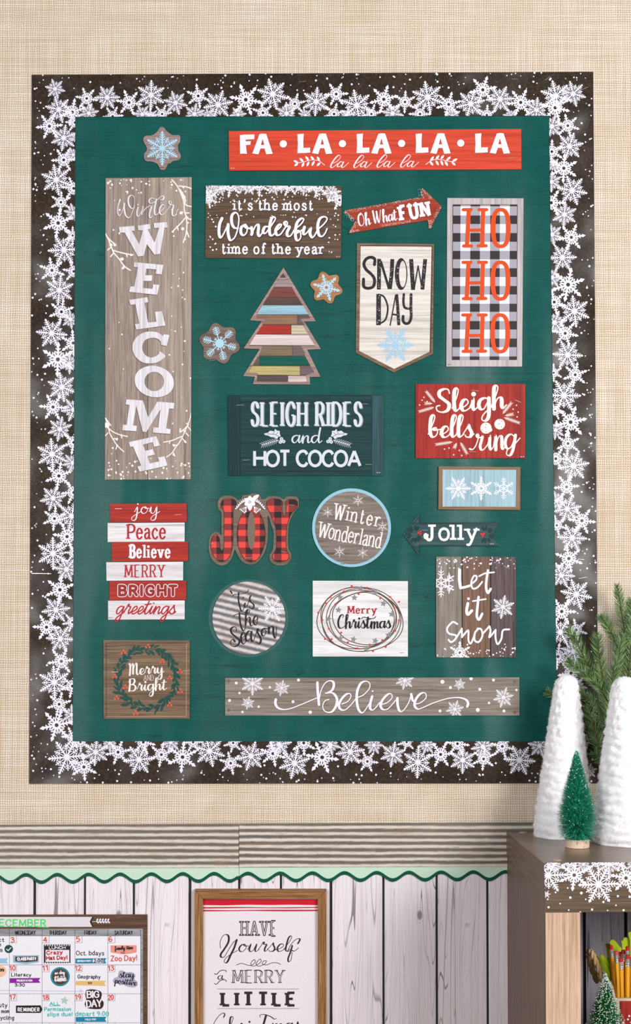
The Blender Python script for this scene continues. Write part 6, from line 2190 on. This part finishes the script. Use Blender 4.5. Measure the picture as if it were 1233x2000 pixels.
for pl_, dep, sc_ in sprays:
    pts2 = spline(pl_ + [base], 6)
    m = len(pts2)
    pts = []
    for i, (x, y) in enumerate(pts2):
        t = i / (m - 1)
        dd = dep * (1 - t * .5) + .03 * t * .5
        pts.append(P(x, y, dd))
    vs, fs = [], []
    tube(vs, fs, [tuple(q_) for q_ in pts], .0009, .0019, 6)
    o = mesh_obj('spray_twig', vs, fs, PS, pb_, smooth=True)
    vs, fs, mi = [], [], []
    tot = sum((pts[i + 1] - pts[i]).length for i in range(m - 1))
    nn = int(tot / .0008)
    for k in range(nn):
        t = k / nn * (m - 1.001)
        i = int(t)
        p0 = pts[i].lerp(pts[i + 1], t - i)
        ax = (pts[i] - pts[i + 1]).normalized()       # towards the tip
        an = k * 2.4 + rnd.uniform(-.4, .4)
        u = ax.cross(Vector((0, 1, 0))).normalized()
        v = ax.cross(u)
        # needles spread mostly in the plane of the spray
        rad = u * (math.cos(an) * 1.0) + v * (math.sin(an) * .55)
        rad.normalize()
        fwd = .95 + .3 * rnd.random()
        d_ = (ax * fwd + rad * 1.0).normalized()
        edge = min(1, .45 + 2.4 * (k / nn) * 2)
        l = rnd.uniform(.0165, .0245) * sc_ * (edge if k / nn < .2 else 1)
        tip = p0 + d_ * l + Vector((0, 0, l * .10))
        if tip.y > -.003:
            tip.y = -.003
        mid = p0.lerp(tip, .5) - Vector((0, 0, l * .03))
        sd = d_.cross(Vector((rnd.uniform(-.3, .3), 1, rnd.uniform(-.3, .3)))).normalized() * .00055
        q_ = len(vs)
        vs += [tuple(p0 - sd * .6), tuple(p0 + sd * .6), tuple(mid + sd), tuple(mid - sd), tuple(tip)]
        fs += [(q_, q_ + 1, q_ + 2, q_ + 3), (q_ + 3, q_ + 2, q_ + 4)]
        mk = rnd.choice((0, 0, 1, 2))
        mi += [mk, mk]
    o = mesh_obj('needles', vs, fs, PG, pb_, midx=mi)
    o['kind'] = 'stuff'
vs, fs = [], []
b0 = P(base[0], base[1], .035)
tube(vs, fs, [tuple(b0), (b0.x + .002, b0.y, (b0.z + ZT) / 2), (b0.x + .001, b0.y, ZT + .0005)], .0022, .0028, 8)
mesh_obj('main_stem', vs, fs, PS, pb_, smooth=True)

# ---- pencil caddy
CDY = .30
xa, xb = P(1197, 1950, CDY).x, P(1197, 1950, CDY).x + .15
zt = P(1220, 1950, CDY).z
CREAM = wood('pale_crate_wood', (186, 160, 124), (220, 200, 166), (236, 220, 192), 'x', .6, seed=161, crack=.1)
cy = empty('pencil_caddy', ((xa + xb) / 2, -.26, ZS + .0003), 'pale wooden caddy with red front and rope handle inside the bookcase', 'caddy')
z0 = ZS + .0003
box_obj('base_board', (xa, -CDY, z0), (xb, -.215, z0 + .006), CREAM, cy)
box_obj('front_board', (xa, -CDY, z0 + .006), (xb, -CDY + .006, zt), CREAM, cy)
box_obj('back_board', (xa, -.221, z0 + .006), (xb, -.215, zt), CREAM, cy)
for u0 in (xa, xb - .006):
    vs = [(u0, -CDY + .006, z0 + .006), (u0 + .006, -CDY + .006, z0 + .006), (u0 + .006, -.221, z0 + .006), (u0, -.221, z0 + .006),
          (u0, -CDY + .006, zt), (u0 + .006, -CDY + .006, zt), (u0 + .006, -.221, zt), (u0, -.221, zt),
          (u0, -.272, zt + .02), (u0 + .006, -.272, zt + .02), (u0 + .006, -.25, zt + .02), (u0, -.25, zt + .02)]
    fs = [(0, 3, 2, 1), (0, 1, 5, 4), (2, 3, 7, 6), (0, 4, 8, 11, 7, 3), (1, 2, 6, 10, 9, 5), (4, 5, 9, 8), (8, 9, 10, 11), (11, 10, 6, 7)]
    mesh_obj('end_board', vs, fs, CREAM, cy)
rp = box_obj('red_sign', (P(1212, 1956, CDY).x, -CDY - .002, z0 + .01), (xb - .004, -CDY, P(1212, 1955, CDY).z), WD['redz'], cy)
sn = Print('snow_dot_print', WHT, rp, CDY + .002, 1)
for x, y, r in ((1229.5, 1984.5, 2.1), (1227, 1991, 2.0), (1218, 1998, 1.8), (1233, 1997, 1.6), (1222, 2003, 1.8), (1236, 1978, 1.6)):
    sn.disc(x, y, r, 9)
sn.build()
ROPE = [plain('jute_rope', (222, 188, 136), .9), plain('jute_rope_dark', (128, 98, 58), .9)]
ctr = [P(1186, 1935, .25), P(1177, 1912, .248), P(1167, 1885, .246), P(1157, 1862, .240), P(1152, 1856, .228), P(1150, 1866, .215), P(1156, 1892, .205), P(1170, 1925, .205)]
cp2 = []
for i in range(len(ctr) - 1):
    for k in range(12):
        cp2.append(ctr[i].lerp(ctr[i + 1], k / 12))
cp2 = [sum((cp2[max(0, min(len(cp2) - 1, i + e))] for e in range(-5, 6)), Vector((0, 0, 0))) / 11 for i in range(len(cp2))]
vs, fs = [], []
for st_ in range(3):
    path = []
    for i, q_ in enumerate(cp2):
        a = (cp2[min(len(cp2) - 1, i + 1)] - cp2[max(0, i - 1)]).normalized()
        u = a.cross(Vector((0, 1, .02))).normalized()
        v = a.cross(u)
        an = i * .33 + st_ * 2.094
        path.append(tuple(q_ + u * (.0024 * math.cos(an)) + v * (.0024 * math.sin(an))))
    tube(vs, fs, path, .0027, .0027, 7)
mesh_obj('rope_handle', vs, fs, ROPE[0], cy, smooth=True)

# ---- pencils
PY = [plain('pencil_yellow', (238, 168, 30), .4, .5)]
PFER, t, b = new_mat('pencil_ferrule', .25, .5)
b.inputs['Metallic'].default_value = .9
b.inputs['Base Color'].default_value = (.8, .8, .8, 1)
PR = plain('eraser_red', (196, 40, 44), .8)
PK = plain('eraser_pink', (214, 84, 92), .8)
PT = plain('pencil_bare_wood', (226, 190, 140), .7)
PLD = plain('pencil_lead', (40, 40, 44), .5)


def pencil_proto():
    """stands on its point, eraser up, axis z, 0.19 m long"""
    root = empty('pencil', (0, 0, 0), 'pencil', 'pencil', 'pencils in the caddy')

    def lathe(name, prof, seg, mat, flat=False):
        vs, fs = [], []
        for z, r in prof:
            vs.extend([(r * math.cos(2 * math.pi * k / seg), r * math.sin(2 * math.pi * k / seg), z) for k in range(seg)])
        for j in range(len(prof) - 1):
            fs.extend([(j * seg + k, j * seg + (k + 1) % seg, (j + 1) * seg + (k + 1) % seg, (j + 1) * seg + k) for k in range(seg)])
        fs.append(tuple(range((len(prof) - 1) * seg, len(prof) * seg)))
        fs.append(tuple(range(seg - 1, -1, -1)))
        return mesh_obj(name, vs, fs, mat, root, smooth=False)
    lathe('lead', [(0, .0003), (.004, .0009)], 10, PLD)
    lathe('sharpened_cone', [(.004, .0009), (.018, .0036)], 18, PT)
    lathe('shaft', [(.018, .0037), (.172, .0037)], 6, PY[0])
    lathe('ferrule', [(.172, .0038), (.1735, .0038), (.1742, .0035), (.175, .0038), (.1765, .0038), (.1772, .0035), (.178, .0038), (.184, .0037)], 18, PFER)
    lathe('eraser', [(.184, .0034), (.1885, .0034), (.1898, .0030), (.19, .0022)], 18, PR)
    return root


def copy_tree(o, parent=None):
    n = o.copy()
    COL.objects.link(n)
    if parent:
        n.parent = parent
    for ch in list(o.children):
        copy_tree(ch, n)
    return n


proto = pencil_proto()
pens = [  # eraser centre px, py, depth, px where it enters the caddy, label
    (1193.5, 1847, .262, 1203, 'leftmost yellow pencil in the caddy, leaning, with red eraser', 0),
    (1204.2, 1858, .283, 1208.5, 'yellow pencil with pink eraser, second from the left in the caddy', 1),
    (1212.0, 1860, .255, 1210, 'yellow pencil with pink eraser behind the short pencil', 1),
    (1213.0, 1871.5, .285, 1215, 'shortest standing yellow pencil, third from left in front', 0),
    (1218.0, 1856, .262, 1219, 'rear yellow pencil whose red eraser shows between two front pencils', 0),
    (1226.5, 1849, .268, 1226, 'tallest yellow pencil near the right edge of the picture', 0),
    (1227.0, 1865.5, .286, 1226, 'front yellow pencil with red eraser near the right edge of the picture', 0),
    (1233.5, 1870, .272, 1234, 'yellow pencil with pink eraser cut by the right edge of the picture', 1),
]
for i, (px, py, dep, pxb, lb, pk_) in enumerate(pens):
    o = proto if i == 0 else copy_tree(proto)
    top = P(px, py, dep)
    low = P(pxb, 1950, min(dep, .285))
    ax = (top - low).normalized()
    o.rotation_mode = 'QUATERNION'
    o.rotation_quaternion = Vector((0, 0, 1)).rotation_difference(ax)
    o.location = top - ax * .1895
    o['label'] = lb
    if pk_:
        for ch in o.children:
            if ch.name.startswith('eraser'):
                ch.data = ch.data.copy()
                ch.data.materials[0] = PK
c = Crop(1130, 1800, 10)
GL = plain('yellow_green_felt', (176, 200, 26), .75)
for i, (t, dep, lb) in enumerate((
        ("325,632 400,700 520,810 600,930 625,1070 640,1500 560,1500 540,1040 450,930 385,820", .238, 'yellow-green felt piece lying diagonally beside the rope handle'),
        ("412,665 470,650 530,710 590,790 640,900 700,1500 610,1500 560,900 480,800", .2335, 'dull yellow-green felt piece tucked behind the diagonal one'),
        ("535,450 575,430 615,450 640,560 680,1500 610,1500 560,620", .2295, 'narrow yellow-green felt piece behind the leftmost pencil'),
        ("612,400 640,360 690,358 740,400 800,480 850,560 800,900 800,1500 700,1500 680,700", .242, 'broad round-topped yellow-green felt piece behind the pencils'),
        ("838,370 870,375 885,330 930,308 975,340 1015,440 1030,600 1000,1500 880,1500 860,560", .240, 'yellow-green felt piece with notched top behind the tallest pencil'),
        ("972,225 985,208 1015,200 1060,202 1095,240 1120,320 1110,1500 1020,1500 1010,380", .245, 'tallest yellow-green felt piece cut by the right edge of the picture'))):
    o = slab('felt_leaf', (c(t) if i == 5 else spline(c(t) + [c(t)[0]], 4)[:-1]), dep, dep - .0025, GL, None, loc=P(1130 + 60, 1900, dep))
    tag(o, lb, 'felt piece', 'yellow-green felt pieces in the caddy')
    md = o.modifiers.new('bevel', 'BEVEL')
    md.width, md.segments = .0008, 2
